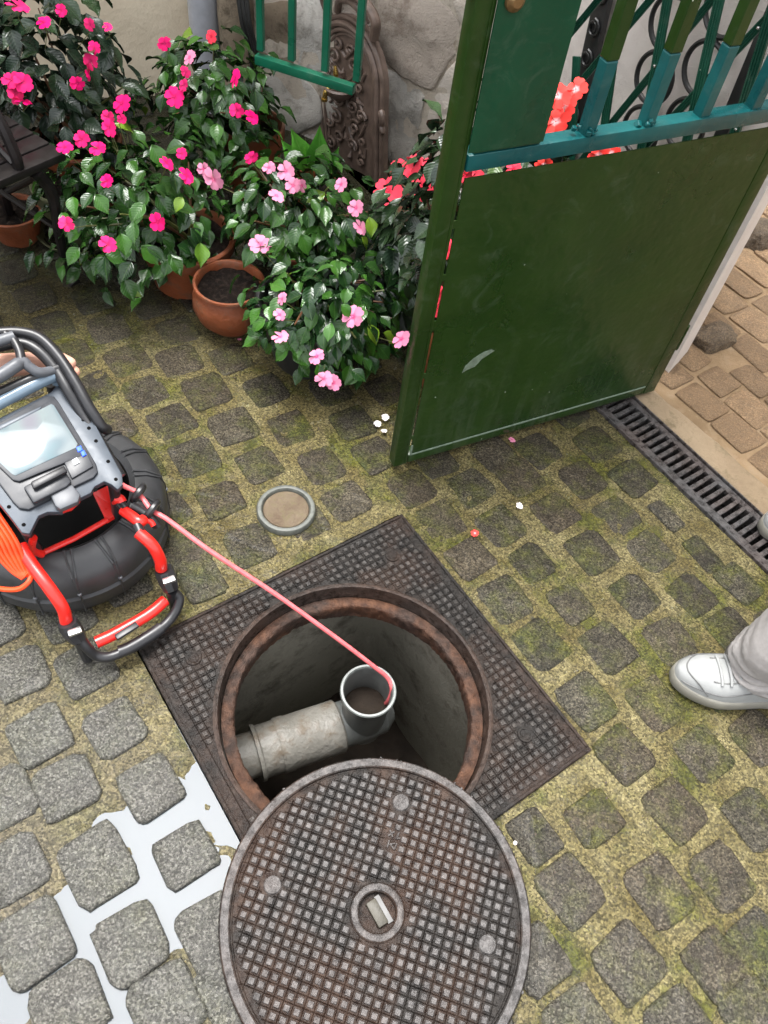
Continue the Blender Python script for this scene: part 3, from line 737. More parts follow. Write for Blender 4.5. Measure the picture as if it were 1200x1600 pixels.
# inspection cap
cp = at(447, 798, .012); cpt = thing('pipe_cap', (cp.x, cp.y, .005), 'small round grey access cap filled with dirt between the setts', 'access cap')
b = MB(); b.lathe([(.069, -.01), (.0715, .004), (.0715, .020), (.069, .0245), (.064, .026), (.060, .025), (.057, .020), (.0565, .012)], 56, (cp.x, cp.y, 0), wob=.01); b.build('ring', plain('cap_ring_weathered', (.085, .09, .078), .5, var=.45, scale=70, bumpv=.3), cpt)
b = MB(); pr = [(0, .0195)] + [(.0565 * t, .018 + .0016 * math.sin(t * 9)) for t in (.2, .4, .6, .8, .95)] + [(.0568, .014)]
b.lathe(pr, 40, (cp.x, cp.y, 0)); b.build('dirt_fill', mat_plaster('dirt_fill_brown', (.085, .055, .035), (.20, .16, .11), 60, .6, .004, (.12, .10, .05)), cpt)

# ---------------------------------------------------------------- walls
W0 = Vector((.2, 2.57, 0)); WD = Vector((-.94, .342, 0)).normalized(); WN = Vector((-WD.y, WD.x, 0)); WN = WN if WN.y < 0 else -WN
WC = Vector((.765, 1.87, 0)); SD = (W0 - WC).normalized(); SN = Vector((-SD.y, SD.x, 0)); SN = SN if SN.x < 0 else -SN
HW = 3.6
def wall(name, foot, mat, label, cat='wall', h=HW, z0=-.05):
    b = MB(); b.prism([(p.x, p.y) for p in foot], z0, h)
    return tag(b.build(name, mat, sharp=20), label, cat)
def wp(s, off=0.0, z=0.0): return W0 + WD * s + WN * off + Vector((0, 0, z))
def spx(px, py, off=0.0):
    p = hit(px, py, W0 + WN * off, WN); return (p - W0).dot(WD), p.z
s_pil0, s_pil1 = spx(400, 60)[0], spx(346, 60, .03)[0]; s_pipe1 = spx(298, 40, .05)[0]
stone_wall = thing('stone_wall', wp(.5), 'rough rubble stone wall behind the cast iron fountain', 'wall')
b = MB(); b.prism([(0, 0), (s_pil0, 0), (s_pil0, -.4), (-.3, -.4)], -.05, HW, WD, WN if WD.cross(WN).z > 0 else -WN, W0)
b.v = [v for v in b.v]
b = MB(); f4 = [wp(0), wp(s_pil0 + .05), wp(s_pil0 + .05, -.4), wp(-.3, -.4)]; b.prism([(p.x, p.y) for p in f4], -.05, HW); b.build('wall_core', M['joint'], stone_wall, sharp=20)
def wall_stone(pts, mat, seed, proud=.02):
    r = random.Random(seed); P = [Vector((spx(*q)[0], spx(*q)[1], 0)) if isinstance(q[0], int) else Vector((q[0], q[1], 0)) for q in pts]
    c = sum(P, Vector()) / len(P); ring = []; n = len(P)
    for i in range(n):
        a, bb, d = P[i - 1], P[i], P[(i + 1) % n]
        ring += [bb.lerp(a, .2), bb.lerp(c, .04), bb.lerp(d, .2)]
        md = bb.lerp(d, .5); ring.append(md + (md - c) * r.uniform(-.05, .05))
    mb = MB(); k = len(ring)
    for sc, off in ((1.03, -.02), (1.01, proud * .4), (.95, proud * .85), (.6, proud), (.3, proud)):
        for q in ring:
            t = c.lerp(q, sc); nz = (noise.noise(Vector((t.x * 9 + seed, t.y * 9, 0))) * .018 + noise.noise(Vector((t.x * 30 + seed, t.y * 30, 0))) * .005) if off > 0 else 0
            mb.v.append(wp(t.x, off + nz, t.y))
    mb.v.append(wp(c.x, proud, c.y))
    for L in range(4):
        for i in range(k): j = (i + 1) % k; mb.f.append((L * k + i, L * k + j, (L + 1) * k + j, (L + 1) * k + i))
    for i in range(k): mb.f.append((4 * k + i, 4 * k + (i + 1) % k, 5 * k))
    return mb.build('stone', mat, stone_wall, sharp=70)
PX = [([(640,-20),(700,8),(728,60),(704,95),(675,143),(640,125),(600,98),(588,45),(596,-10)], 'rubble_brown'),
 ([(600,104),(640,132),(665,150),(656,200),(642,262),(612,262),(602,190),(597,140)], 'rubble_grey'),
 ([(672,150),(706,100),(737,78),(748,160),(740,218),(700,232),(662,212)], 'rubble_pale'),
 ([(658,220),(700,238),(742,224),(760,300),(700,318),(645,290)], 'rubble_pale'),
 ([(706,2),(760,-15),(775,60),(733,62)], 'rubble_pale'),
 ([(404,120),(470,118),(500,150),(505,190),(455,215),(408,192)], 'rubble_grey'),
 ([(402,8),(450,0),(460,112),(402,92)], 'timber'), ([(456,2),(500,-8),(520,30),(505,112),(464,112)], 'rubble_grey'),
 ([(408,198),(452,222),(500,200),(510,262),(440,285),(405,250)], 'rubble_grey'),
 ([(525,-10),(585,-20),(590,60),(598,120),(560,120),(525,60)], 'rubble_brown'),
 ([(510,120),(590,128),(600,200),(560,230),(512,190)], 'rubble_grey')]
for i, (q, mt) in enumerate(PX): wall_stone([tuple(int(x) for x in a) for a in q], M[mt], i + 1, .008)
i = 50
for zr in range(5):
    x = .02 + (zr % 2) * .05
    while x < s_pil0 - .1:
        wd_ = rng.uniform(.16, .26); z_ = .72 + zr * .2; x2 = min(x + wd_, s_pil0 - .02)
        wall_stone([(x + .012, z_ + rng.uniform(0, .02)), (x2 - .012, z_ + rng.uniform(0, .02)), (x2 - .01, z_ + .17 + rng.uniform(-.01, .02)), (x + .01, z_ + .17 + rng.uniform(-.01, .02))], M[rng.choice(['rubble_brown', 'rubble_grey', 'rubble_pale'])], i, .03)
        x = x2; i += 1
wall('plastered_wall', [wp(s_pil1 - .02, -.02), wp(s_pipe1 + .02, -.02), wp(s_pipe1 + .02, -.02) - rot2(rad(24)) * 2.4, wp(s_pipe1 + .02, -.4) - rot2(rad(24)) * 2.6, wp(s_pil1 - .02, -.5)], M['plaster'], 'cream plastered wall left of the grey downpipe, above the pink flowers')
pil = thing('stone_pillar', wp((s_pil0 + s_pil1) / 2), 'weathered stone pillar between the grey downpipe and the green grille', 'pillar')
b = MB(); hh = 24
sw = s_pil1 - s_pil0 - .01
for k in range(hh + 1):
    z = -.05 + (HW + .05) * (k / hh) ** 1.6
    for (a_, o_) in ((0, -.2), (0, .05), (.3, .075), (.7, .075), (1, .05), (1, -.2)):
        b.v.append(wp(s_pil0 + .005 + sw * a_ + noise.noise(Vector((a_ * 3, 0, z * 7))) * .006, o_ + noise.noise(Vector((a_ * 5, 3, z * 6))) * .012, z))
for k in range(hh):
    for j in range(5): a_ = k * 6 + j; b.f.append((a_, a_ + 1, a_ + 7, a_ + 6))
b.build('pillar_shaft', M['timber'], pil)
dp = thing('downpipe', wp((s_pil1 + s_pipe1) / 2, .045), 'wide grey downpipe running up between cream wall and stone pillar', 'downpipe')
c_ = wp((s_pil1 + s_pipe1) / 2, .045); pr_ = (s_pipe1 - s_pil1) / 2 - .004
b = MB(); b.lathe([(pr_, .0), (pr_, HW - .2)], 40, c_); b.build('pipe', M['downpipe'], dp)
b = MB(); b.lathe([(pr_ + .001, .75), (pr_ + .008, .752), (pr_ + .008, .79), (pr_ + .001, .792)], 40, c_); b.build('collar', M['downpipe'], dp)
for nm, (xa, xb) in {'a': ((368, -30), (393, 95)), 'b': ((374, -30), (399, 92)), 'c': ((381, -40), (402, 95))}.items():
    a_ = hit(*xa, W0 + WN * .10, WN); c2 = hit(*xb, W0 + WN * .10, WN); up = a_ + (a_ - c2) * 1.2
    b = MB(); b.tube(smooth_path([up, a_, a_.lerp(c2, .5) + WN * .01, c2, c2 + Vector((.0, 0, -.25))]), .008, 8)
    o = b.build('black_cable', M['wire']); tag(o, 'black cable hanging down in front of the weathered pillar, ' + {'a': 'leftmost of the three', 'b': 'middle of the three', 'c': 'rightmost of the three'}[nm], 'cable', 'black cables on the pillar')
sw_ = wall('stucco_wall', [WC, W0, W0 + Vector((.55, .5, 0)), at(1071, 555) + rot2(rad(74)) * .45, at(1071, 555)], M['stucco'], 'pale pinkish stucco wall ending at the passage behind the green gate')
q0 = uv(-3.2, 4.6); q1 = uv(3.0, 4.6)
wall('passage_end_wall', [q0, q1, q1 + V * .3, q0 + V * .3], M['facade'], 'sand coloured wall closing the passage at its far end', h=3.2)

# ---------------------------------------------------------------- gate
GL = at(615, 730, .03); GR = at(1022, 611, .03); GD = (GR - GL); GW = GD.length; GD.normalize(); GN = Vector((-GD.y, GD.x, 0)); 
if GN.y < 0: GN = -GN
def gp(s, z, off=0.0): return GL + GD * s + Vector((0, 0, z - .03)) + GN * off
gate = thing('metal_gate', (GR.x, GR.y, 0), 'tall green sheet metal gate standing open over the drain', 'gate')
RG = Matrix((GD, GN, Vector((0, 0, 1)))).transposed()
def gbox(mb, s0, s1, z0, z1, o0, o1): mb.box(gp((s0 + s1) / 2, (z0 + z1) / 2, (o0 + o1) / 2), (s1 - s0, o1 - o0, z1 - z0), RG)
GT = 1.95
b = MB(); gbox(b, 0, .029, .03, GT, 0, .030); gbox(b, .0290, .0370, .03, GT, .0003, .0045); b.build('stile', M['gate'], gate, bevel=.0015)
b = MB(); gbox(b, GW - .04, GW, .03, GT, 0, .030); b.build('stile', M['gate'], gate, bevel=.002)
b = MB(); gbox(b, .0400, GW - .0405, .03, .058, 0.0015, .030); b.build('bottom_rail', M['gate'], gate, bevel=.002)
b = MB(); gbox(b, .0400, GW - .0405, .835, .866, -.002, .032); b.build('middle_rail', M['gate_teal'], gate, bevel=.002)
b = MB(); gbox(b, .0400, GW - .0405, GT - .04, GT, 0.001, .030); b.build('top_rail', M['gate'], gate, bevel=.002)
b = MB(); gbox(b, .0430, GW - .0405, .0585, .821, .0015, .0040); b.build('lower_panel', M['gate'], gate)
b = MB(); 
for z in (.12, .33, .47, .60, .72):
    b = MB(); gbox(b, .0365, .0435, z, z + rng.uniform(.012, .03), .0008, .0038); b.build('weld_tab', M['gate'], gate)
b = MB(); gbox(b, .0345, .187, .8745, 1.33, -.0062, -.0035); b.build('upper_panel', M['gate_upper'], gate)
b = MB(); gbox(b, .05, .186, .8680, .8735, .000, .010); b.build('panel_packer', M['gate_upper'], gate)
# scratched line along the bottom of the lower panel
b = MB(); gbox(b, .044, .79, .0590, .0650, -.0012, .0012); b.build('bottom_bead', M['scratch'], gate, bevel=.001, seg=1)
b = MB(); gbox(b, .0405, .0465, .060, .098, -.0012, .0012); b.build('corner_bead', M['scratch'], gate, bevel=.001, seg=1)
b = MB()
sc = [hit(x, y, gp(0, .3, .0009), GN) for x, y in ((722, 583), (727, 572), (740, 560), (756, 550), (768, 546), (773, 548), (765, 553), (752, 562), (742, 573), (730, 578))]
b.add(sc + [p + GN * .0012 for p in sc], [tuple(range(10))] + [(i, (i + 1) % 10, 10 + (i + 1) % 10, 10 + i) for i in range(10)]); b.build('bare_scratch', M['scratch'], gate, sharp=None)
for i, s in enumerate((.297, .434, .570, .703)):
    c = gp(s, 0, .015)
    R45 = RG
    b = MB(); b.box(gp(s, .93, .015), (.026, .024, .132), R45); br = b.build('bar', M['gate_teal'], gate, bevel=.002, seg=1)
    b = MB(); b.box(gp(s, (.9963 + GT - .04) / 2, .015), (.0264, .0244, GT - .04 - .9963 - .001), R45); b.build('bar', M['gate'], gate, bevel=.002, seg=1)
    if i < 2:
        b = MB()
        for k in range(16): b.box(gp(s + rng.gauss(0, .010), .868 + abs(rng.gauss(0, .006)), rng.uniform(-.003, .03)), (rng.uniform(.004, .011),) * 3, Matrix.Rotation(rng.random() * 3, 3, (1, 1, 1)))
        b.build('weld_bead', M['gate_teal'], gate, bevel=.001, seg=1)
b = MB(); b.lathe([(0, .014), (.010, .014), (.016, .009), (.020, .006), (.021, 0)], 24)
kb = gp(.062, 1.112, -.0065); Rk = Matrix((GD, Vector((0, 0, 1)), -GN)).transposed(); b.v = [kb + Rk @ (v * .8) for v in b.v]; b.build('lock_cover', M['brass_old'], gate)
b = MB(); b.tube([gp(-.004, 1.125, .015), gp(-.03, 1.13, .018), gp(-.055, 1.15, .02), gp(-.075, 1.17, .02)], [.012, .009, .009, .006], 10); b.build('latch', M['gate_upper'], gate)
b = MB(); b.tube([gp(GW + .012, .18, .015), gp(GW + .012, .26, .015)], .011, 6); b.tube([gp(GW + .012, 1.5, .015), gp(GW + .012, 1.58, .015)], .011, 12); b.build('hinge', M['gate'], gate)

# ---------------------------------------------------------------- grille hanging in front of the fountain
gy = Vector((-.35, 2.05, 0)); gna = Vector((-.26, -.966, 0)).normalized(); gda = Vector((gna.y * -1, gna.x, 0)); gda = gda if gda.x > 0 else -gda
gr = thing('window_grille', hit(480, 110, gy, gna), 'green metal grille with four upright bars hanging above the potted flowers', 'grille')
RGr = Matrix((gda, -gna, Vector((0, 0, 1)))).transposed()
pl, pr2 = hit(401, 99, gy, gna), hit(554, 132, gy, gna); zz = (pl.z + pr2.z) / 2; L0 = (pl - gy).dot(gda); L1 = (pr2 - gy).dot(gda)
print('grille z', pl.z, pr2.z, L0, L1)
def gg(a, z, o=0): return Vector((gy.x, gy.y, 0)) + gda * a - gna * o + Vector((0, 0, z))
b = MB(); b.box(gg((L0 + L1) / 2, zz), (L1 - L0, .022, .022), RGr); b.build('bottom_rail', M['grille'], gr, bevel=.0015)
b = MB(); b.box(gg((L0 + L1) / 2, zz + .9), (L1 - L0, .022, .022), RGr); b.build('top_rail', M['grille'], gr, bevel=.0015)
for x, y in ((407, 90), (455, 100), (507, 110), (557, 120)):
    a_ = (hit(x, y, gy, gna) - gy).dot(gda)
    b = MB(); b.box(gg(a_, zz + .455, 0.003), (.018, .014, .868), RGr); b.build('bar', M['grille'], gr, bevel=.0015, seg=1)
for a_ in (L0 + .02, L1 - .02):
    p = gg(a_, zz + .9); b = MB(); d_ = (p - W0).dot(WN); b.tube([p + Vector((0, 0, .011)), p - WN * (d_ + .01) + Vector((0, 0, .011))], .009, 8); b.build('wall_bracket', M['grille'], gr)

# ---------------------------------------------------------------- cast iron fountain panel
fo = Vector((-.195, 2.56, 0.0)); fx = -rot2(rad(134)).normalized(); fx = rot2(rad(134)); fn = Vector((-fx.y, fx.x, 0)); fn = fn if fn.y < 0 else -fn
fB = fo + fx * .19; fT = hit(548, 24, fo, fn); fy = (fT - fB); FH = fy.length; fy.normalize(); fz = fn.copy(); fx = fy.cross(fz); fx = fx if fx.dot(rot2(rad(134))) > 0 else -fx; fo = fB - fx * .19; print('fountain', FH, fT)
fou = thing('wall_fountain', fo + fx * .17, 'arched brown cast iron wall fountain panel with scrollwork and brass tap', 'fountain')
FWd = .38; fsc = FH / .60
def fp(x, y, z=0.0): return fo + fx * x + fy * y + fz * z
def fq(x, y, z=0.0): return fo + fx * x * 1.12 + fy * y * fsc + fz * z
def arch(w0, w1, y0, ys, top, n=20):
    c = (w0 + w1) / 2; r = (w1 - w0) / 2; pts = [(w0, y0), (w0, ys * .5), (w0, ys)]
    for i in range(1, n): q = math.pi - math.pi * i / n; pts.append((c + math.cos(q) * r, ys + math.sin(q) * (top - ys)))
    return pts + [(w1, ys), (w1, ys * .5), (w1, y0)]
out = arch(0, FWd, 0, FH * .66, FH)
b = MB(); nO = len(out); b.v = [fp(x, y, -.015) for x, y in out] + [fp(x, y, .004) for x, y in out]
b.f = [tuple(range(nO)), tuple(range(nO, 2 * nO))[::-1]] + [(i, (i + 1) % nO, nO + (i + 1) % nO, nO + i) for i in range(nO)]; b.build('back_plate', M['bronze'], fou)
for ins, r_, h_ in ((.006, .009, .008), (.024, .010, .016), (.042, .007, .012), (.056, .005, .006)):
    q = arch(ins, FWd - ins, .0, FH * .66, FH - ins); b = MB(); b.tube([fp(x, y, h_) for x, y in q], r_, 8); b.build('moulding', M['bronze'], fou)
b = MB()
def spiral(cx, cy, r0, turns, a0, hand=1, r=.005, z=.008, tail=None):
    pts = []
    n = int(14 * turns)
    for i in range(n + 1):
        t = i / n; q = a0 + hand * t * turns * 2 * math.pi; rr = r0 * (1 - t * .85)
        pts.append(fq(cx + math.cos(q) * rr, cy + math.sin(q) * rr, z + .008 * t))
    if tail: pts = [fq(tail[0], tail[1], z * .6)] + pts
    b.tube(pts, [r * (1 - .3 * i / len(pts)) for i in range(len(pts))], 6)
for sx_ in (1, -1):
    m_ = lambda x: FWd / 2 + sx_ * x
    for (x, y, r0, tu, a0, tl) in ((.05, .43, .036, 1.4, -1.5, (.01, .36)), (.075, .36, .028, 1.3, 1.2, (.10, .42)), (.04, .27, .032, 1.5, 2.6, (.0, .33)), (.085, .25, .024, 1.3, -.5, (.06, .31)),
                               (.05, .19, .030, 1.4, 1.0, (.09, .24)), (.09, .15, .022, 1.3, 2.0, (.10, .22)), (.035, .11, .026, 1.4, -1.0, (.01, .17)), (.085, .06, .026, 1.3, 1.0, (.10, .12)), (.03, .48, .022, 1.2, .5, (.0, .44))):
        spiral(m_(x), y, r0, tu, a0 if sx_ > 0 else math.pi - a0, sx_, .0058, .010, (m_(tl[0]), tl[1]))
b.build('scrollwork', M['bronze'], fou)
for (x, y, an, ln) in ((.17, .22, 70, .05), (.15, .16, 110, .05), (.19, .12, 60, .05), (.12, .30, 30, .04), (.22, .30, 150, .04), (.17, .05, 90, .05), (.11, .09, 50, .04), (.23, .09, 130, .04), (.20, .38, 70, .04), (.14, .40, 110, .04)):
    b = MB(); a_ = rad(an); b.tube([fq(x - math.cos(a_) * ln / 2, y - math.sin(a_) * ln / 2, .004), fq(x, y, .012), fq(x + math.cos(a_) * ln / 2, y + math.sin(a_) * ln / 2, .004)], [.002, .009, .002], 8, flat=1); b.build('cast_leaf', M['bronze'], fou)
b = MB(); b.tube(smooth_path([fq(-.002, .30, .012), fq(-.018, .32, .03), fq(-.024, .29, .03), fq(-.012, .27, .022), fq(-.02, .25, .025), fq(-.005, .235, .012)], 5), [.011] * 26, 8); b.build('side_bracket', M['bronze'], fou)
b = MB(); cx = FWd / 2; b.lathe([(0, 0), (.03, .005), (.05, .02), (.058, .04), (.052, .045), (.04, .03), (0, .02)], 24)
b.v = [fq(cx, .315, .0) + Vector((v.x, v.y, v.z)) * 1.0 + fz * .035 - Vector((0, 0, .02)) for v in b.v]; b.build('bowl', M['bronze'], fou)
b = MB(); tp = fq(cx, .345, .012)
b.tube(smooth_path([tp, tp + fz * .03, tp + fz * .055 + Vector((0, 0, .002)), tp + fz * .075 - Vector((0, 0, .012)), tp + fz * .080 - Vector((0, 0, .035))], 5), .0085, 12)
b.tube([tp + fz * .080 - Vector((0, 0, .033)), tp + fz * .080 - Vector((0, 0, .042))], .011, 12); tapo = b.build('tap', M['brass'], fou)
b = MB(); tp2 = tp + fz * .035; b.tube([tp2, tp2 + Vector((0, 0, .03))], .005, 8); b.tube([tp2 + Vector((0, 0, .03)) - fx * .0, tp2 + Vector((0, 0, .034)) + fx * .005, tp2 + Vector((0, 0, .06)) + fx * .012], [.006, .009, .005], 10); b.build('tap_handle', M['brass'], tapo)
b = MB()
b.tube(smooth_path([fp(.05, FH * .94, .01), fp(.03, FH * 1.05, .02), fp(.08, FH * 1.13, .025), fp(.17, FH * 1.16, .03), fp(.26, FH * 1.13, .025), fp(.31, FH * 1.05, .02), fp(.29, FH * .94, .01)], 6), .016, 10)
b.tube(smooth_path([fp(.09, FH * 1.0, .01), fp(.12, FH * 1.08, .02), fp(.17, FH * 1.10, .02), fp(.22, FH * 1.08, .02), fp(.25, FH * 1.0, .01)], 6), .012, 10); b.build('crest', M['bronze'], fou)

# ---------------------------------------------------------------- black ornamental panel and trellis against the stucco
def splane(off): return WC + SN * off
RSt = Matrix((SD, SN, Vector((0, 0, 1)))).transposed()
orn = thing('iron_panel', hit(1020, 200, splane(.03), SN), 'black cast iron ornamental panel of linked rings against the stucco wall', 'panel')
b = MB()
def strut(pa, pb, off, wd, th, mb, ext=(0, 0)):
    a_, c2 = hit(*pa, splane(off), SN), hit(*pb, splane(off), SN); d = (c2 - a_); L = d.length; d.normalize(); a_ = a_ - d * ext[0]; c2 = c2 + d * ext[1]
    y = SN; x = d.cross(y).normalized(); R_ = Matrix((d, x, y)).transposed()
    mb.box((a_ + c2) / 2, ((c2 - a_).length, wd, th), R_); return a_, c2, d, x
a_, c2, d, x_ = strut((905, 165), (945, -10), .03, .055, .018, b, (.45, .35)); b.build('side_stile', M['blackiron'], orn, bevel=.003)
for t in range(0, 13):
    b = MB(); p = a_ + d * (.05 + t * .075)
    pts = [p + (d * math.cos(q) + x_ * math.sin(q)) * (.022 * (1 - q / 16)) + SN * .014 for q in [i * .55 for i in range(17)]]
    b.tube(pts, .0042, 6); b.build('scroll', M['blackiron'], orn)
def rr(px, py): return hit(px, py, splane(.035), SN)
r0 = (rr(1021 + 40, 122) - rr(1021 - 40, 122)).length / 2
C1, C2 = rr(1024, 118), rr(1052, 37); st_ = C2 - C1; sv = Vector(st_); sv.normalize(); su_ = SN.cross(sv).normalized(); RR = (C2 - C1).length / 2
su_ = su_ if su_.dot(RX) > 0 else -su_
for (px_, py_) in ((1046, 36), (1022, 122), (1000, 205), (1068, -52), (1136, 12), (1100, 108), (1070, 195), (1160, -80)):
    c = rr(px_, py_)
    b = MB(); b.tube([c + (sv * math.cos(q) + su_ * math.sin(q)) * (RR * .98) for q in [k * 2 * math.pi / 40 for k in range(40)]], .0065, 8, closed=True, caps=False); rg_ = b.build('ring', M['blackiron'], orn)
    b = MB(); pp = c + sv * RR; b.lathe([(0, .010), (.007, .008), (.010, 0), (.007, -.008), (0, -.010)], 10, pp); b.build('ring_knot', M['blackiron'], rg_)
b = MB(); strut((1120, 230), (1185, 75), .05, .035, .014, b, (.5, .5)); b.build('cross_band', M['blackiron'], orn, bevel=.003)
tr = thing('trellis', hit(1020, 220, splane(.13), SN), 'dark green ribbed trellis leaning between gate and stucco wall', 'trellis')
def slat(pa, pb, off, wd, th, ext=(0, 0), fold=True):
    b = MB(); a_, c2, d, x = strut(pa, pb, off, wd, th, b, ext)
    for k in (-1, 0, 1): b.box((a_ + c2) / 2 + x * (k * wd * .28) + SN * (th / 2 + .0008), ((c2 - a_).length, wd * .10, .003), Matrix((d, x, SN)).transposed())
    b.build('slat', M['trellis'], tr, bevel=.0006, seg=1)
for pa, pb, ex in (((946, 185), (972, 0), (.55, .5)), ((1010, 187), (1043, 0), (.5, .5)), ((1086, 165), (1124, 0), (.5, .5)), ((1163, 160), (1212, 0), (.5, .5)), ((897, 165), (901, 88), (.5, 0))):
    slat(pa, pb, .135, .024, .008, ex)
for pa, pb in (((908, 127), (1016, 0)), ((965, 181), (1106, 8)), ((1058, 176), (1180, 48)), ((860, 90), (960, -30))):
    slat(pa, pb, .122, .018, .006, (.5, .4))
b = MB()
for px_, py_ in ((1023, 103), (1185, 44), (1150, 202), (960, 98)):
    p = hit(px_, py_, splane(.141), SN); b.box(p, (.006, .006, .005), RSt)
b.build('rivet', M['chrome'], tr, bevel=.001)

# ---------------------------------------------------------------- pots and plants
def leaf_mesh(seed, mat, L=1.0, Wd=.56, drop=.18):
    r = random.Random(seed); n = 7; b = MB(); uvs = []
    prof = [.0, .55, .88, 1.0, .93, .66, .28, 0]
    for i in range(n + 1):
        t = i / n; w_ = Wd * 1.18 / 2 * (prof[i] if i < len(prof) else 0) * r.uniform(.93, 1.07)
        z = -drop * t * t * L + .05 * math.sin(t * 3.1)
        wv = r.uniform(-.025, .025)
        for (x, zz_) in ((-w_, .10 * w_ + wv + .03 * abs(w_)), (-w_ * .5, .0 + .04 * w_), (0, -.035), (w_ * .5, .04 * w_), (w_, .10 * w_ - wv)):
            b.v.append(Vector((x, t * L, z + zz_ * 1.6))); uvs.append((.5 + x / max(Wd, 1e-3), t))
    for i in range(n):
        for j in range(4): a_ = i * 5 + j; b.f.append((a_, a_ + 1, a_ + 6, a_ + 5))
    me = b.mesh('leaf', mat, sharp=None); me.shade_smooth(); ul = me.uv_layers.new(name='UVMap')
    for lp in me.loops: ul.data[lp.index].uv = uvs[lp.vertex_index]
    return me
LEAVES = {k: [leaf_mesh(i * 7 + 1, M[k], 1, .62 - .04 * (i % 4), .12 + .07 * (i % 3)) for i in range(6)] for k in ('leaf', 'leafdark')}
LEAVES['leafbright'] = [leaf_mesh(i + 77, M['leafbright'], 1, .42, .25) for i in range(3)]
def flower_mesh(seed, mat, double=False):
    r = random.Random(seed); b = MB(); uvs = []
    for k in range(5):
        q = 2 * math.pi * k / 5 + r.uniform(-.08, .08); d = Vector((math.cos(q), math.sin(q), 0)); e = Vector((-d.y, d.x, 0)); s = r.uniform(.9, 1.1)
        pts = [(0, 0, .0), (.22, .17, .04), (.55, .43, .08), (.84, .42, .04), (1.0, .20, .0), (.93, 0, .03), (1.0, -.20, .0), (.84, -.42, .04), (.55, -.43, .08), (.22, -.17, .04), (.55, 0, .05)]
        k0 = len(b.v); tl = r.uniform(-.12, .12)
        for (x, y, z) in pts: b.v.append(d * x * s + e * y * s + Vector((0, 0, z + tl * x + y * .15 + k * .004))); uvs.append((.5 + y, x))
        for i in range(10): b.f.append((k0 + 10, k0 + i, k0 + (i + 1) % 10))
    k0 = len(b.v)
    for i in range(5): q = i * 1.2566; b.v.append(Vector((math.cos(q) * .07, math.sin(q) * .07, .09))); uvs.append((.5, .05))
    b.v.append(Vector((0, 0, .16))); uvs.append((.5, .9))
    for i in range(5): b.f.append((k0 + i, k0 + (i + 1) % 5, k0 + 5))
    me = b.mesh('flower', mat, sharp=None); me.shade_smooth(); ul = me.uv_layers.new(name='UVMap')
    for lp in me.loops: ul.data[lp.index].uv = uvs[lp.vertex_index]
    return me
FLW = {k: [flower_mesh(i, M[k]) for i in range(4)] for k in ('magenta', 'pink', 'coral', 'scarlet', 'whitepetal')}
def ell_hit(px, py, c, r):
    d = ray(px, py); o = EYE - c
    o2 = Vector((o.x / r[0], o.y / r[1], o.z / r[2])); d2 = Vector((d.x / r[0], d.y / r[1], d.z / r[2]))
    A, B, C = d2.dot(d2), o2.dot(d2), o2.dot(o2) - 1; D = B * B - A * C
    t = (-B - math.sqrt(D)) / A if D > 0 else -B / A
    return EYE + d * t
def blocked(p):
    if (p - W0).dot(WN) < .03 and (p - WC).dot(SN) < .8: return True
    if (p - WC).dot(SN) < .03: return True
    g_ = (p - GL).dot(GN)
    if -.05 < (p - GL).dot(GD) < GW and -.055 < g_ < .07 and p.z < GT: return True
    return p.z < .012
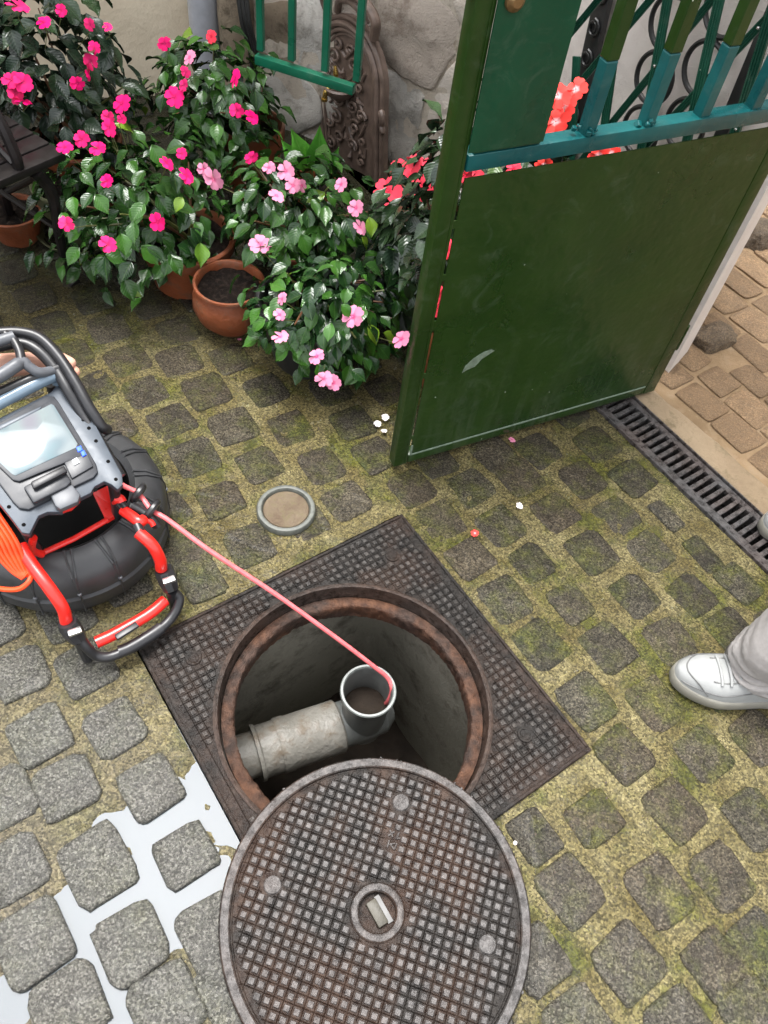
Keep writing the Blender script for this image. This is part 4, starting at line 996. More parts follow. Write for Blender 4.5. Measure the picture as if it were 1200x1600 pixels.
def plant(name, label, c, r, nl, flowers, soilp, lk='leaf', ls=(.045, .075), seed=0, stems=9, cat='plant', group=None, side=None, low=-1.0, extra=0, ek='magenta'):
    rg = random.Random(seed); c = Vector(c)
    t = thing(name, Vector((soilp[0], soilp[1], soilp[2])), label, cat, group=group)
    sp = Vector(soilp); n = 0; tries = 0
    fb = MB(); fuv = []; ninner = int(nl * .65)
    while n < nl + ninner and tries < nl * 20:
        tries += 1
        v = Vector((rg.gauss(0, 1), rg.gauss(0, 1), rg.gauss(0, 1))).normalized()
        if v.z < low: continue
        inner = n >= nl
        rad_ = (rg.uniform(.25, .92) if inner else rg.uniform(.35, 1.0) ** .45) * rg.choice((1, 1, 1, 1.08)) * (1 + .40 * noise.noise(v * 2.3 + Vector((seed, 0, 0))))
        p = c + Vector((v.x * r[0], v.y * r[1], v.z * r[2])) * rad_
        if blocked(p): continue
        if side is not None and side((p - GL).dot(GN)): continue
        L = rg.uniform(*ls)
        out = Vector((v.x, v.y, 0)) + Vector((rg.gauss(0, .55), rg.gauss(0, .55), 0)); out = out.normalized() if out.length > .05 else Vector((1, 0, 0))
        up = (Vector((0, 0, 1)) + v * .45 + Vector((rg.gauss(0, .28), rg.gauss(0, .28), 0))).normalized()
        y = (out - up * out.dot(up)); y = (y + Vector((0, 0, -.35))).normalized(); x = y.cross(up).normalized(); z = x.cross(y)
        if blocked(p + y * L): continue
        Mx = Matrix.Translation(p - y * L * .4) @ Matrix((x, y, z)).transposed().to_4x4() @ Matrix.Diagonal((L, L, L, 1))
        if inner:
            me_ = rg.choice(LEAVES[lk]); fb.add([Mx @ v.co for v in me_.vertices], [tuple(q_.vertices) for q_ in me_.polygons]); fuv += [tuple(d_.uv) for d_ in me_.uv_layers[0].data]
        else: link('leaf', rg.choice(LEAVES[lk]), t, Mx)
        n += 1
    if fb.v:
        fo_ = fb.build('foliage', M[lk], t, sharp=None, fixn=False); fo_.data.shade_smooth(); ul_ = fo_.data.uv_layers.new(name='UVMap')
        for i_, uv_ in enumerate(fuv): ul_.data[i_].uv = uv_
        tag(fo_, kind='stuff')
    fl = []
    for f in flowers:
        px, py, kind = f[:3]; s = f[3] if len(f) > 3 else .024
        p = ell_hit(px, py, c, [a * 1.12 for a in r]) if not (len(f) > 4) else hit(px, py, GL + GN * f[4], GN)
        fl.append((p, kind, s))
    for k in range(extra):
        v = Vector((rg.gauss(0, 1), rg.gauss(0, 1), abs(rg.gauss(0, 1)))).normalized(); p = c + Vector((v.x * r[0], v.y * r[1], v.z * r[2])) * 1.05
        if not blocked(p): fl.append((p, ek, .022))
    for p, kind, s in fl:
        vw = (EYE - p).normalized(); nrm = (vw * .9 + Vector((0, 0, .35)) + Vector((rg.gauss(0, .42), rg.gauss(0, .42), rg.gauss(0, .3)))).normalized()
        x = nrm.orthogonal().normalized(); y = nrm.cross(x); q = rg.random() * 6.28
        Mx = Matrix.Translation(p + vw * .006) @ Matrix((x, y, nrm)).transposed().to_4x4() @ Matrix.Rotation(q, 4, 'Z') @ Matrix.Diagonal((s * .88 * rg.uniform(.85, 1.05), s * .88 * rg.uniform(.7, 1.05), s * rg.uniform(.6, 1.8), 1))
        link('flower', rg.choice(FLW[kind]), t, Mx)
        b = MB(); e = p - nrm * .002; b.tube([e, e - nrm * .012 - Vector((0, 0, .012)), p.lerp(c, .3) - Vector((0, 0, .02))], [.0012, .001, .001], 5); b.build('flower_stalk', M['stem'], t)
    for k in range(stems):
        v = Vector((rg.gauss(0, 1), rg.gauss(0, 1), abs(rg.gauss(0, .6)))).normalized(); e = c + Vector((v.x * r[0], v.y * r[1], v.z * r[2])) * .8
        if blocked(e): continue
        s0 = sp + Vector((rg.uniform(-.03, .03), rg.uniform(-.03, .03), -.01))
        b = MB(); b.tube(smooth_path([s0, s0.lerp(e, .35) + Vector((0, 0, .04)), s0.lerp(e, .7) + Vector((0, 0, .02)), e], 3), [.0052 - .00035 * i for i in range(10)], 6)
        b.build('stem', M['stemred'] if rg.random() < .5 else M['stem'], t)
    return t
def pot(c, r, h, mat, label, name='flower_pot', belly=False, square=False, lip=.014, saucer=False, group=None, base=None):
    t = thing(name, (c[0], c[1], 0), label, 'pot', group=group); cc = (c[0], c[1], 0); base = base or r * .68
    if belly:
        pr = [(base, .004), (base + .006, .004), (r * .93, h * .28), (r * 1.06, h * .52), (r * 1.04, h * .70), (r * .93, h * .86), (r * .90, h * .91), (r * .96, h * .94), (r * 1.0, h * .965), (r * .985, h), (r * .92, h), (r * .87, h * .95), (r * .87, h * .78)]
    else:
        pr = [(base, .004), (r * .93, h * .78), (r * .93, h * .80), (r * 1.0, h * .81), (r * 1.02, h * .985), (r * 1.0, h), (r * .93, h), (r * .90, h * .95), (r * .88, h * .78)]
    b = MB(); b.lathe(pr, 4 if square else 56, cc, wob=.006)
    b.build('pot_body', mat, t, sharp=40)
    b = MB(); b.v.append(Vector((cc[0], cc[1], h * .87))); n = 28
    for rr_ in (.3, .6, .88):
        for k in range(n): q = k * 2 * math.pi / n; b.v.append(Vector((cc[0] + math.cos(q) * r * rr_, cc[1] + math.sin(q) * r * rr_, h * .86 + rng.uniform(-.006, .006))))
    for k in range(n):
        b.f.append((0, 1 + k, 1 + (k + 1) % n))
        for L in range(2): b.f.append((1 + L * n + k, 1 + (L + 1) * n + k, 1 + (L + 1) * n + (k + 1) % n, 1 + L * n + (k + 1) % n))
    b.build('soil', M['soil'], t, sharp=60)
    if saucer: b = MB(); b.lathe([(0, .006), (r * .95, .006), (r * 1.15, .03), (r * 1.2, .03), (r * 1.0, .0)], 48, cc); b.build('saucer', mat, t)
    return Vector((c[0], c[1], h * .87))
p1 = at(358, 440, .155); s1 = pot(p1, .100, .155, M['terracotta'], 'rounded terracotta pot full of wet soil at the front of the flowers', belly=True, base=.052)
p2 = at(487, 470, .20); s2 = pot(p2, .150, .20, M['blackpot'], 'wide black pot under the pale pink impatiens', base=.10)
p3 = at(290, 366, .16); s3 = pot(p3, .140, .16, M['terracotta'], 'large terracotta pot half hidden behind the rounded pot', base=.105)
p4 = at(392, 192, .26); s4 = pot(p4, .105, .26, M['terracotta'], 'terracotta pot beside the pillar foot below the green grille', base=.07)
p5 = at(108, 285, .18); s5 = pot(p5, .11, .18, M['greenpot'], 'dull green pot on a saucer next to the bench leg', saucer=True)
p6 = at(492, 285, .20); s6 = pot(p6, .075, .20, M['terracotta'], 'small terracotta pot holding bright green leaves by the fountain')
p7 = at(652, 420, .17); s7 = pot(p7, .095, .17, M['terracotta'], 'terracotta pot of the coral flowers just behind the gate edge')
p9 = at(15, 318, .12); s9 = pot(p9, .085, .10, M['terracotta'], 'low terracotta pot in the shade under the black bench')
pA = at(120, 215, .22); sA = pot((pA.x, pA.y), .13, .22, M['terracotta'], 'terracotta pot hidden under the magenta flowers by the cream wall')
p11 = at(470, 375, .18); s11 = pot(p11, .10, .18, M['terracotta'], 'terracotta pot in the middle of the pale pink flowers', base=.07)
c8 = GL + GD * .27 + GN * .24; s8 = pot((c8.x, c8.y), .09, .24, M['terracotta'], 'terracotta pot between the gate and the stucco wall')
pk, mg, co, sc_ = 'pink', 'magenta', 'coral', 'scarlet'
plant('impatiens_plant', 'sparse magenta impatiens against the cream wall at far left', at(68, 125, .38), (.30, .22, .27), 270,
      [(28, 10, mg, .034), (68, 35, mg), (95, 16, mg, .02), (140, 38, mg, .018), (168, 42, mg, .018), (147, 75, mg, .018), (142, 95, mg), (137, 112, mg, .028), (121, 130, mg, .022), (18, 125, mg, .03), (36, 128, mg, .028), (35, 158, mg, .034), (24, 145, mg, .03)], sA, 'leafdark', (.05, .08), 11, 12)
plant('impatiens_plant', 'magenta impatiens in front of the grey downpipe', at(335, 158, .33), (.22, .18, .17), 240,
      [(257, 68, mg, .024), (330, 57, co, .02), (296, 90, pk, .024), (290, 112, mg, .02), (272, 152, mg, .034), (287, 133, mg, .018), (368, 123, mg, .028), (370, 173, mg, .028), (393, 183, mg, .026)], s4, 'leaf', (.040, .066), 12, 6)
plant('impatiens_plant', 'broad magenta impatiens spilling out beside the bench leg', at(218, 322, .23), (.29, .27, .22), 298,
      [(190, 162, mg, .03), (168, 183, mg, .02), (190, 186, mg, .018), (170, 200, mg, .024), (101, 230, mg, .025), (127, 218, mg, .022), (153, 232, mg, .026), (167, 283, mg, .022), (104, 350, mg, .022), (169, 382, mg, .026), (246, 347, mg, .026), (260, 255, mg, .022), (284, 240, mg, .018), (291, 275, mg, .026), (32, 366, mg, .014)][:14], s3, 'leaf', (.040, .066), 13, 8)
plant('impatiens_plant', 'pale pink impatiens in the wide black pot, hanging over its front', at(510, 490, .20), (.225, .19, .16), 270,
      [(407, 382, pk, .034), (441, 467, pk, .022), (437, 492, pk, .02), (438, 527, pk, .026), (552, 495, pk, .03), (495, 557, pk, .026), (506, 592, pk, .028), (521, 598, pk, .024), (627, 530, pk, .028)], s2, 'leaf', (.038, .062), 14, 10)
plant('impatiens_plant', 'pale pink impatiens with thin stalks in front of the fountain', at(465, 330, .27), (.26, .20, .16), 270,
      [(333, 280, pk, .034), (318, 264, pk, .022), (393, 246, mg, .022), (420, 262, pk, .022), (446, 268, pk, .028), (432, 306, pk, .026), (458, 290, pk, .024), (472, 290, pk, .022), (533, 288, pk, .022), (556, 325, pk, .024), (562, 355, pk, .026), (620, 382, pk, .028), (606, 382, 'whitepetal', .02)], s11, 'leaf', (.038, .062), 15, 12)
plant('impatiens_plant', 'coral flowered dark leaved impatiens beside the gate edge', at(652, 395, .26), (.135, .17, .22), 180,
      [(627, 265, co, .040), (650, 256, co, .032), (668, 258, co, .02), (606, 298, co, .042), (660, 292, co, .042), (646, 288, co, .022), (684, 262, co, .02)], s7, 'leafdark', (.05, .078), 16, 8)
cb = c8 + Vector((0, 0, .52))
plant('impatiens_plant', 'scarlet and white impatiens seen through the gap above the gate panel', cb, (.22, .13, .30), 200,
      [(872, 150, sc_, .030, .17), (900, 140, sc_, .026, .17), (868, 190, sc_, .034, .14), (882, 165, sc_, .026, .16), (935, 243, sc_, .026, .10), (955, 240, sc_, .024, .10), (850, 258, sc_, .024, .07), (742, 270, co, .022, .07), (802, 264, co, .02, .07), (726, 274, co, .02, .07),
       (700, 390, co, .024, .07), (684, 462, co, .026, .07), (681, 480, co, .026, .07), (699, 402, co, .02, .07)], s8, 'leafdark', (.045, .07), 17, 9, side=lambda g_: g_ < .075)
t = thing('leafy_plant', s6, 'bright green lance leaved plant rising beside the fountain', 'plant')
for (px, py, dx, an, L) in ((462, 250, 0, -25, .14), (478, 235, .01, 5, .15), (450, 240, -.01, -50, .11), (490, 262, .02, 30, .10), (470, 265, 0, -10, .10)):
    y = (Vector((math.sin(rad(an)) * .6, -.35, .9))).normalized(); up = (EYE - s6).normalized(); up = (up - y * up.dot(y)).normalized(); x = y.cross(up)
    base = s6 + Vector((dx, 0, .02)) ; Mx = Matrix.Translation(base + y * .06) @ Matrix((x, y, up)).transposed().to_4x4() @ Matrix.Diagonal((L, L, L, 1)); link('leaf', LEAVES['leafbright'][abs(an) % 3], t, Mx)
    b = MB(); b.tube([s6, base + y * .065], .003, 6); b.build('stem', M['stem'], t)
# bright leaves here and there, fallen petals
for (px, py, kind, s, lab) in ((800, 687, 'pink', .010, 'pink petal lying under the middle of the gate'), (602, 652, 'whitepetal', .011, 'white petal nearest the gate corner, topmost of three'), (590, 662, 'whitepetal', .010, 'white petal left of the gate corner'), (600, 673, 'whitepetal', .008, 'lowest of the white petals by the gate corner'), (812, 790, 'whitepetal', .010, 'single white petal on the mossy setts below the gate'), (742, 833, 'scarlet', .010, 'orange flower scrap on the mossy setts'), (33, 366, 'magenta', .014, 'magenta petal on the ground under the bench'), (805, 1317, 'whitepetal', .004, 'tiny white petal beside the manhole lid'), (374, 530, 'pink', .006, 'faded petal beside the rounded pot')):
    p = at(px, py, .019); o = bpy.data.objects.new('fallen_petal', FLW[kind][1]); COL.objects.link(o); o.location = p; o.scale = (s, s, s * .7); o.rotation_euler = (.2, .1, px); tag(o, lab, 'petal')

# crumbs, bark and soil washed out from the pots
rg = random.Random(5); b = MB()
for i in range(420):
    px, py = (rg.uniform(100, 640), rg.uniform(440, 720)) if i < 260 else (rg.uniform(560, 1190), rg.uniform(660, 1500))
    p = at(px, py, .0135); u_, v2 = p.dot(U), p.dot(V)
    if FU0 - .03 < u_ < FU1 + .03 and FV0 - .03 < v2 < FV1 + .03 or v2 > DV0 - .02: continue
    s_ = rg.uniform(.0015, .0042); b.box(p, (s_, s_ * rg.uniform(.4, 1), s_ * .5), Matrix.Rotation(rg.random() * 6, 3, 'Z'))
tag(b.build('soil_crumbs', plain('bark_crumb', (.05, .03, .018), .6, var=.6, scale=200), sharp=None), 'scattered soil and bark crumbs on the paving in front of the pots', 'debris', kind='stuff')

# ---------------------------------------------------------------- bench
bn = thing('garden_bench', (-1.15, 1.8, 0), 'black painted bench with scrolled iron arm at the left edge', 'bench')
cR = at(90, 236, .42); cF = at(2, 282, .42); e1 = (at(0, 214, .42) - cR); 
bx = (at(-20, 290, .42) - at(88, 243, .42)); bx.z = 0; bx.normalize(); by = Vector((-bx.y, bx.x, 0)); by = by if by.y > 0 else -by
o0 = at(90, 244, .42)
for k in range(5):
    b = MB(); c = o0 + bx * .55 + by * (.030 + k * .062) ; b.box((c.x, c.y, .42 - .011), (1.15, .056, .022), Matrix((bx, by, Vector((0, 0, 1)))).transposed()); b.build('seat_slat', M['bench'], bn, bevel=.004)
ft = at(112, 444, .0); 
for (dx) in (0, 1.0):
    q = bx * dx
    b = MB(); b.tube(smooth_path([o0 + q + bx * .06 + by * .02 + Vector((0, 0, -.025)), o0 + q + bx * .03 + by * .02 + Vector((0, 0, -.10)), (o0 + bx * .05).lerp(Vector((ft.x, ft.y, .42)), .4) + q + Vector((0, 0, -.24)), ft + q + Vector((0, 0, .03)), ft + q + Vector((0, 0, .008)) - by * .02], 5), [.020, .019, .018, .017, .016, .016, .015, .015, .015, .015, .014, .014, .014, .014, .013, .013, .013, .014, .015, .016, .018], 8); b.build('leg', M['bench'], bn)
    b = MB(); lb = o0 + q + by * .30; b.tube(smooth_path([lb + bx * .06 + Vector((0, 0, -.02)), lb + bx * .02 + Vector((0, 0, -.2)), lb - bx * .02 + by * .08 + Vector((0, 0, -.41))], 5), .015, 8); b.build('leg', M['bench'], bn)
    b = MB(); b.tube([o0 + q + bx * .04 + by * .01 + Vector((0, 0, -.2)), lb + q * 0 + bx * .03 + Vector((0, 0, -.22))], .009, 8); b.tube([o0 + q + bx * .04 + by * .02 + Vector((0, 0, -.04)), lb + bx * .02 + Vector((0, 0, -.24))], .009, 8); b.build('stretcher', M['bench'], bn)
    a0 = o0 + q + bx * .10 + by * .02
    b = MB(); b.tube(smooth_path([a0, a0 + Vector((0, 0, .03)) + by * .0, a0 + by * .03 + Vector((0, 0, .11)), a0 + by * .10 + Vector((0, 0, .17)), a0 + by * .22 + Vector((0, 0, .18)), a0 + by * .30 + Vector((0, 0, .20))], 5), .014, 8)
    sp_ = [a0 + by * (.10 + math.cos(i * .45) * (.055 - i * .0022)) + Vector((0, 0, .08 + math.sin(i * .45) * (.055 - i * .0022))) for i in range(20)]; b.tube(sp_, .008, 6)
    b.tube([a0 + by * .02, a0 + by * .09 + Vector((0, 0, .03)), a0 + by * .2 + Vector((0, 0, .01))], .009, 6); b.build('armrest', M['bench'], bn)
for k in range(4):
    b = MB(); c = o0 + bx * .55 + by * (.33 + .02 * k) + Vector((0, 0, .09 + k * .085)); b.box(c, (1.15, .018, .06), Matrix((bx, by, Vector((0, 0, 1)))).transposed()); b.build('back_slat', M['bench'], bn, bevel=.004)
for dx in (.02, 1.08):
    b = MB(); b.tube([o0 + bx * dx + by * .325 - Vector((0, 0, .02)), o0 + bx * dx + by * .42 + Vector((0, 0, .40))], .015, 8); b.build('back_post', M['bench'], bn)

# ---------------------------------------------------------------- inspection reel
DC = Vector((-.700, .965, 0)); DR = .222
reel = thing('inspection_reel', DC, 'black drum drain camera reel with red tube frame and lit screen', 'camera reel')
b = MB(); b.lathe([(.10, .02), (.19, .012), (DR - .01, .022), (DR, .045), (DR, .075), (DR - .006, .080), (DR - .006, .086), (DR, .091), (DR, .125), (DR - .008, .150), (DR - .035, .172), (DR - .06, .178), (.158, .174), (.149, .166), (.146, .14), (.146, .04)], 96, DC)
drum = b.build('drum', M['drumplastic'], reel)
b = MB(); b.lathe([(.1455, .16), (.1445, .045), (.03, .035), (0, .035)], 48, DC); b.build('drum_floor', M['void_black'], reel)  # near-black lining: the shade inside the drum is painted on
for k in range(16):
    q = rad(k * 22.5 + 6); d = rot2(q); e = Vector((-d.y, d.x, 0)); b = MB()
    for sg in (-1, 1):
        b.tube([DC + d * .160 + e * sg * .007 + Vector((0, 0, .175)), DC + d * (DR - .058) + e * sg * .007 + Vector((0, 0, .181)), DC + d * (DR - .034) + e * sg * .006 + Vector((0, 0, .173)), DC + d * (DR - .007) + e * sg * .003 + Vector((0, 0, .151)), DC + d * (DR) + Vector((0, 0, .12))], .0028, 6)
    b.tube([DC + d * (DR + .0005) + Vector((0, 0, .12)), DC + d * (DR + .0005) + Vector((0, 0, .03))], .0022, 6); b.build('drum_rib', M['drumplastic'], drum)
    b = MB(); b.lathe([(0, .004), (.004, .003), (.005, 0), (.004, -.003), (0, -.004)], 10, DC + d * (DR + .001) + Vector((0, 0, .10))); b.build('drum_bolt', M['grey'], drum)
# monitor, in its own tilted plane
PM = at(50, 690, .37); mx = rot2(rad(50)); ty = rad(14); my = (rot2(rad(140)) * math.cos(ty) + Vector((0, 0, math.sin(ty)))).normalized(); mz = mx.cross(my).normalized()
def mp(px, py, dz=0.0): return hit(px, py, PM + mz * dz, mz)
def mloc(px, py, dz=0.0):
    p = mp(px, py, dz) - PM; return (p.dot(mx), p.dot(my))
RM = Matrix((mx, my, mz)).transposed()
def mprism(name, pts, z0, z1, mat, bev=.002, ref=None, px=True, parent=None):
    q = [mloc(x, y, (z1 if ref is None else ref)) for x, y in pts] if px else pts
    b = MB(); b.prism(q, z0, z1, mx, my, PM); return b.build(name, mat, parent or reel, bevel=bev)
# silver side frame
plate = [(-75, 690), (80, 612), (97, 590), (112, 598), (150, 665), (191, 742), (192, 757), (184, 765), (174, 757), (163, 752), (148, 760), (142, 770), (118, 782), (96, 800), (74, 800), (60, 806), (46, 834), (34, 832), (12, 803), (-40, 740)]
sfr = mprism('side_frame', plate, -.020, -.004, M['silver'], .002)
for x, y in ((122, 640), (130, 656), (139, 669), (150, 689), (169, 721), (181, 749), (149, 765), (140, 744), (14, 792), (37, 820)):
    p = mp(x, y, -.004); b = MB(); b.tube([p + mz * .0006, p - mz * .002], .0037, 12); b.build('screw_hole', M['void_black'], sfr)
bez = [(-52, 688), (72, 618), (84, 618), (92, 628), (150, 724), (153, 737), (146, 746), (112, 762), (45, 796), (30, 794), (20, 784)]
mprism('monitor_body', bez, -.010, .004, M['darkgrey'], .003)
mprism('bezel', [(-40, 692), (76, 626), (86, 632), (130, 704), (128, 712), (30, 752), (20, 750)], .0045, .010, M['darkgrey'], .002)
mprism('screen', [(-36, 690), (80, 631), (84, 633), (121, 693), (119, 699), (24, 743), (19, 741)], .0102, .0112, M['screen'], .0005)
mprism('top_bar', [(-20, 682), (63, 640), (66, 633), (-20, 672)], .0045, .012, M['silver'], .003)
bpd = mprism('button_pad', [(100, 722), (134, 702), (146, 728), (112, 748)], .0045, .009, M['darkgrey'], .002)
mprism('white_button', [(112, 719), (120, 714), (125, 722), (116, 727)], .0095, .0115, M['button'], .0008, parent=bpd)
mprism('led', [(119, 699), (126, 696), (129, 703), (122, 706)], .0095, .012, M['led'], .0005, parent=bpd)
mprism('led', [(126, 706), (131, 703), (135, 710), (129, 713)], .0095, .012, M['led'], .0005, parent=bpd)
mprism('battery_bay', [(36, 760), (98, 728), (112, 752), (104, 760), (52, 786)], .0045, .020, M['darkgrey'], .004)
mprism('battery_grip', [(47, 752), (100, 726), (106, 736), (52, 764)], .0205, .032, M['black'], .004)
mprism('latch_block', [(78, 772), (112, 756), (126, 772), (122, 784), (94, 796), (86, 790)], -.004, .014, M['grey'], .004)
mprism('latch_tab', [(88, 786), (124, 771), (125, 782), (112, 794), (94, 800), (88, 797)], -.018, -.0045, M['red'], .003)
# sun shade tubes and carry handle above the screen
for (pa, pb, r_, dz, mat, nm) in (((-60, 662), (82, 588), .013, .014, 'tubeblue', 'shade_tube'), ((-60, 640), (96, 574), .010, .022, 'black', 'shade_bar')):
    b = MB(); b.tube(smooth_path([mp(*pa, dz), mp((pa[0] + pb[0]) / 2, (pa[1] + pb[1]) / 2 - 2, dz), mp(*pb, dz), mp(pb[0] + 8, pb[1] + 8, dz - .02)], 6), r_, 16); b.build(nm, M[mat], reel)
b = MB(); hp = smooth_path([mp(-60, 614, .045), mp(-5, 590, .05), mp(34, 566, .05), mp(44, 572, .045), mp(62, 582, .035), mp(88, 578, .02)], 6); b.tube(hp, [.013] * 12 + [.010] * (len(hp) - 12), 14); b.build('carry_handle', M['grey'], reel)
b = MB(); b.tube(smooth_path([mp(34, 566, .05), mp(30, 548, .05), mp(20, 530, .05), mp(8, 522, .05)], 5), .009, 12); b.build('handle_stem', M['black'], reel)
b = MB(); b.tube([mp(-60, 556, .05), mp(-10, 536, .05), mp(22, 526, .05)], .012, 14); b.build('upper_bar', M['grey'], reel)
b = MB(); arc_ = smooth_path([mp(-10, 520, .04), mp(30, 519, .04), mp(62, 528, .04), mp(90, 555, .035), mp(116, 594, .025), mp(138, 634, .01), mp(158, 665, -.01), mp(168, 672, -.03)], 6); b.tube(arc_, .011, 12, flat=1.0); b.build('shade_hoop', M['black'], reel)
b = MB(); arc_ = smooth_path([mp(-20, 545, .03), mp(30, 536, .03), mp(60, 548, .03), mp(88, 578, .02), mp(108, 612, .01), mp(134, 655, -.012), mp(170, 715, -.03), mp(188, 745, -.04)], 6); b.tube(arc_, .012, 12); b.build('shade_hoop', M['black'], reel)
# legs carrying the monitor
for (x, y, gx, gyy) in ((175, 745, 215, 790), (30, 810, 45, 850), (80, 600, 110, 660), (-60, 690, -50, 760)):
    a_ = mp(x, y, -.02); b = MB(); bb = Vector((DC.x + (a_.x - DC.x) * .9, DC.y + (a_.y - DC.y) * .9, .17)); b.tube(smooth_path([a_, a_.lerp(bb, .5) + Vector((0, 0, -.02)), bb], 5), .011, 12); b.build('riser', M['black'], reel)
# inner red plate under the monitor
def dz(px, py, z): return at(px, py, z)
b = MB(); qq = [dz(145, 770, .24), dz(172, 757, .24), dz(188, 800, .19), dz(166, 814, .19)]; b.add(qq + [q - Vector((0, 0, .01)) for q in qq], [(0, 1, 2, 3), (7, 6, 5, 4), (0, 4, 5, 1), (1, 5, 6, 2), (2, 6, 7, 3), (3, 7, 4, 0)]); b.build('red_gusset', M['red'], reel, sharp=20)
b = MB(); b.tube([dz(62, 866, .19), dz(115, 842, .19), dz(168, 812, .19)], .006, 10); b.build('cross_bar', M['red'], reel)
b = MB(); b.tube(smooth_path([dz(52, 840, .26), dz(50, 858, .22), dz(66, 866, .19)], 4), .008, 10); b.build('red_hook', M['red'], reel)
# frame tubes
def tb(name, pts, r, mat, n=14, k=6): 
    b = MB(); b.tube(smooth_path([at(*p) for p in pts], k), r, n); return b.build(name, M[mat], reel)
tb('frame_tube', [(32, 852, .25), (50, 882, .235), (78, 920, .215), (98, 950, .18), (104, 972, .14)], .0125, 'red')
tb('frame_tube', [(216, 832, .23), (238, 852, .215), (250, 874, .18), (252, 888, .15)], .0125, 'red')
tb('frame_tube', [(192, 797, .235), (205, 806, .235), (218, 815, .235), (224, 812, .23)], .0115, 'red')
tb('frame_tube', [(176, 780, .25), (186, 780, .245), (190, 786, .24)], .0115, 'red')
tb('tube_joint', [(187, 786, .24), (196, 796, .238)], .010, 'black', k=2)
tb('tube_joint', [(214, 820, .235), (220, 834, .23)], .010, 'black', k=2)
tb('front_bar', [(150, 1004, .07), (180, 990, .07), (232, 960, .07), (258, 938, .07)], .0125, 'red')
tb('front_handle', [(124, 995, .11), (136, 1012, .085), (150, 1024, .06), (172, 1026, .05), (205, 1012, .05), (240, 990, .05), (262, 972, .05), (276, 952, .06), (280, 935, .075), (272, 925, .09)], .0105, 'black')
tb('handle_sleeve', [(186, 1019, .052), (205, 1011, .052), (235, 993, .052), (252, 981, .052)], .0135, 'black')
b = MB(); b.box(at(198, 986, .088), (.05, .014, .008), Matrix.Rotation(rad(50), 3, 'Z')); b.build('bar_pad', M['black'], reel, bevel=.002)
for (x, y, x2, y2) in ((108, 978, 124, 1000), (258, 895, 268, 922)):
    z0_, z1_ = .135, .105
    b = MB(); b.tube([at(x - 3, y - 6, z0_ + .01), at(x, y, z0_), at((x + x2) / 2, (y + y2) / 2, .12), at(x2, y2, z1_)], [.019, .021, .020, .016], 8); b.build('clamp', M['black'], reel)
    c = at((x + x2) / 2 + 1, (y + y2) / 2 - 2, .145); b = MB(); b.box(c, (.026, .014, .008), Matrix.Rotation(rad(35), 3, 'Z')); b.build('clamp_buckle', M['chrome'], reel, bevel=.002)
    a_ = at(x2, y2, .10); b = MB(); b.tube([a_, Vector((a_.x, a_.y - .0, .018))], .012, 10); b.build('foot', M['black'], reel)
# cable guide
for (x, y, z, r) in ((216, 771, .235, .017), (237, 797, .225, .020)):
    c = at(x, y, z); ax = (at(262, 806, .2) - at(200, 765, .24)).normalized(); b = MB()
    X_ = ax.orthogonal().normalized(); Y_ = ax.cross(X_)
    b.tube([c + (X_ * math.cos(q) + Y_ * math.sin(q)) * r for q in [k * 2 * math.pi / 24 for k in range(24)]], .0075, 8, closed=True, caps=False); b.build('cable_guide', M['black'], reel)
tb('guide_arm', [(205, 790, .235), (222, 800, .225), (238, 812, .215), (246, 822, .20)], .010, 'black')
tb('guide_arm', [(224, 806, .22), (240, 800, .215), (244, 790, .215)], .008, 'black')
tb('guide_hook', [(228, 812, .225), (236, 816, .22), (240, 822, .215)], .006, 'red')
# coiled orange cord hanging on the left tube
co_ = thing('coiled_cord', at(10, 900, .20), 'bright orange cord coiled and tied at the left of the drum', 'cord')
for k in range(6):
    b = MB(); o_ = k * 7.5
    b.tube(smooth_path([at(-52 + o_, 800 - k * 3, .30), at(-20 + o_ * 1.1, 838, .28), at(-4 + o_ * 1.05, 868, .25), at(18 + o_ * .7, 892, .225), at(36 + o_ * .3, 904 - k * 1.6, .215 + .003 * k)], 6), .0042, 8); b.build('cord_loop', M['orangecable'], co_)
b = MB(); b.tube(smooth_path([at(-20, 916, .20), at(8, 921, .205), at(30, 920, .21), at(44, 910, .22), at(48, 900, .222), at(40, 894, .222)], 6), .005, 8); b.build('cord_tie', M['orangecable'], co_)
# push cable from drum to pipe
pc = smooth_path([at(110, 720, .24), at(150, 728, .25), at(190, 757, .245), at(216, 771, .235), at(237, 797, .225), at(262, 812, .218), at(330, 862, .17), at(430, 928, .075), at(530, 1000, -.035), at(585, 1042, -.105), at(606, 1060, -.140), at(612, 1078, -.165), at(606, 1096, -.22), at(600, 1100, -.28)], 7)
b = MB(); b.tube(pc, .0052, 10); tag(b.build('push_cable', M['redcable']), 'pink red inspection cable stretched from the reel into the open pipe', 'cable')

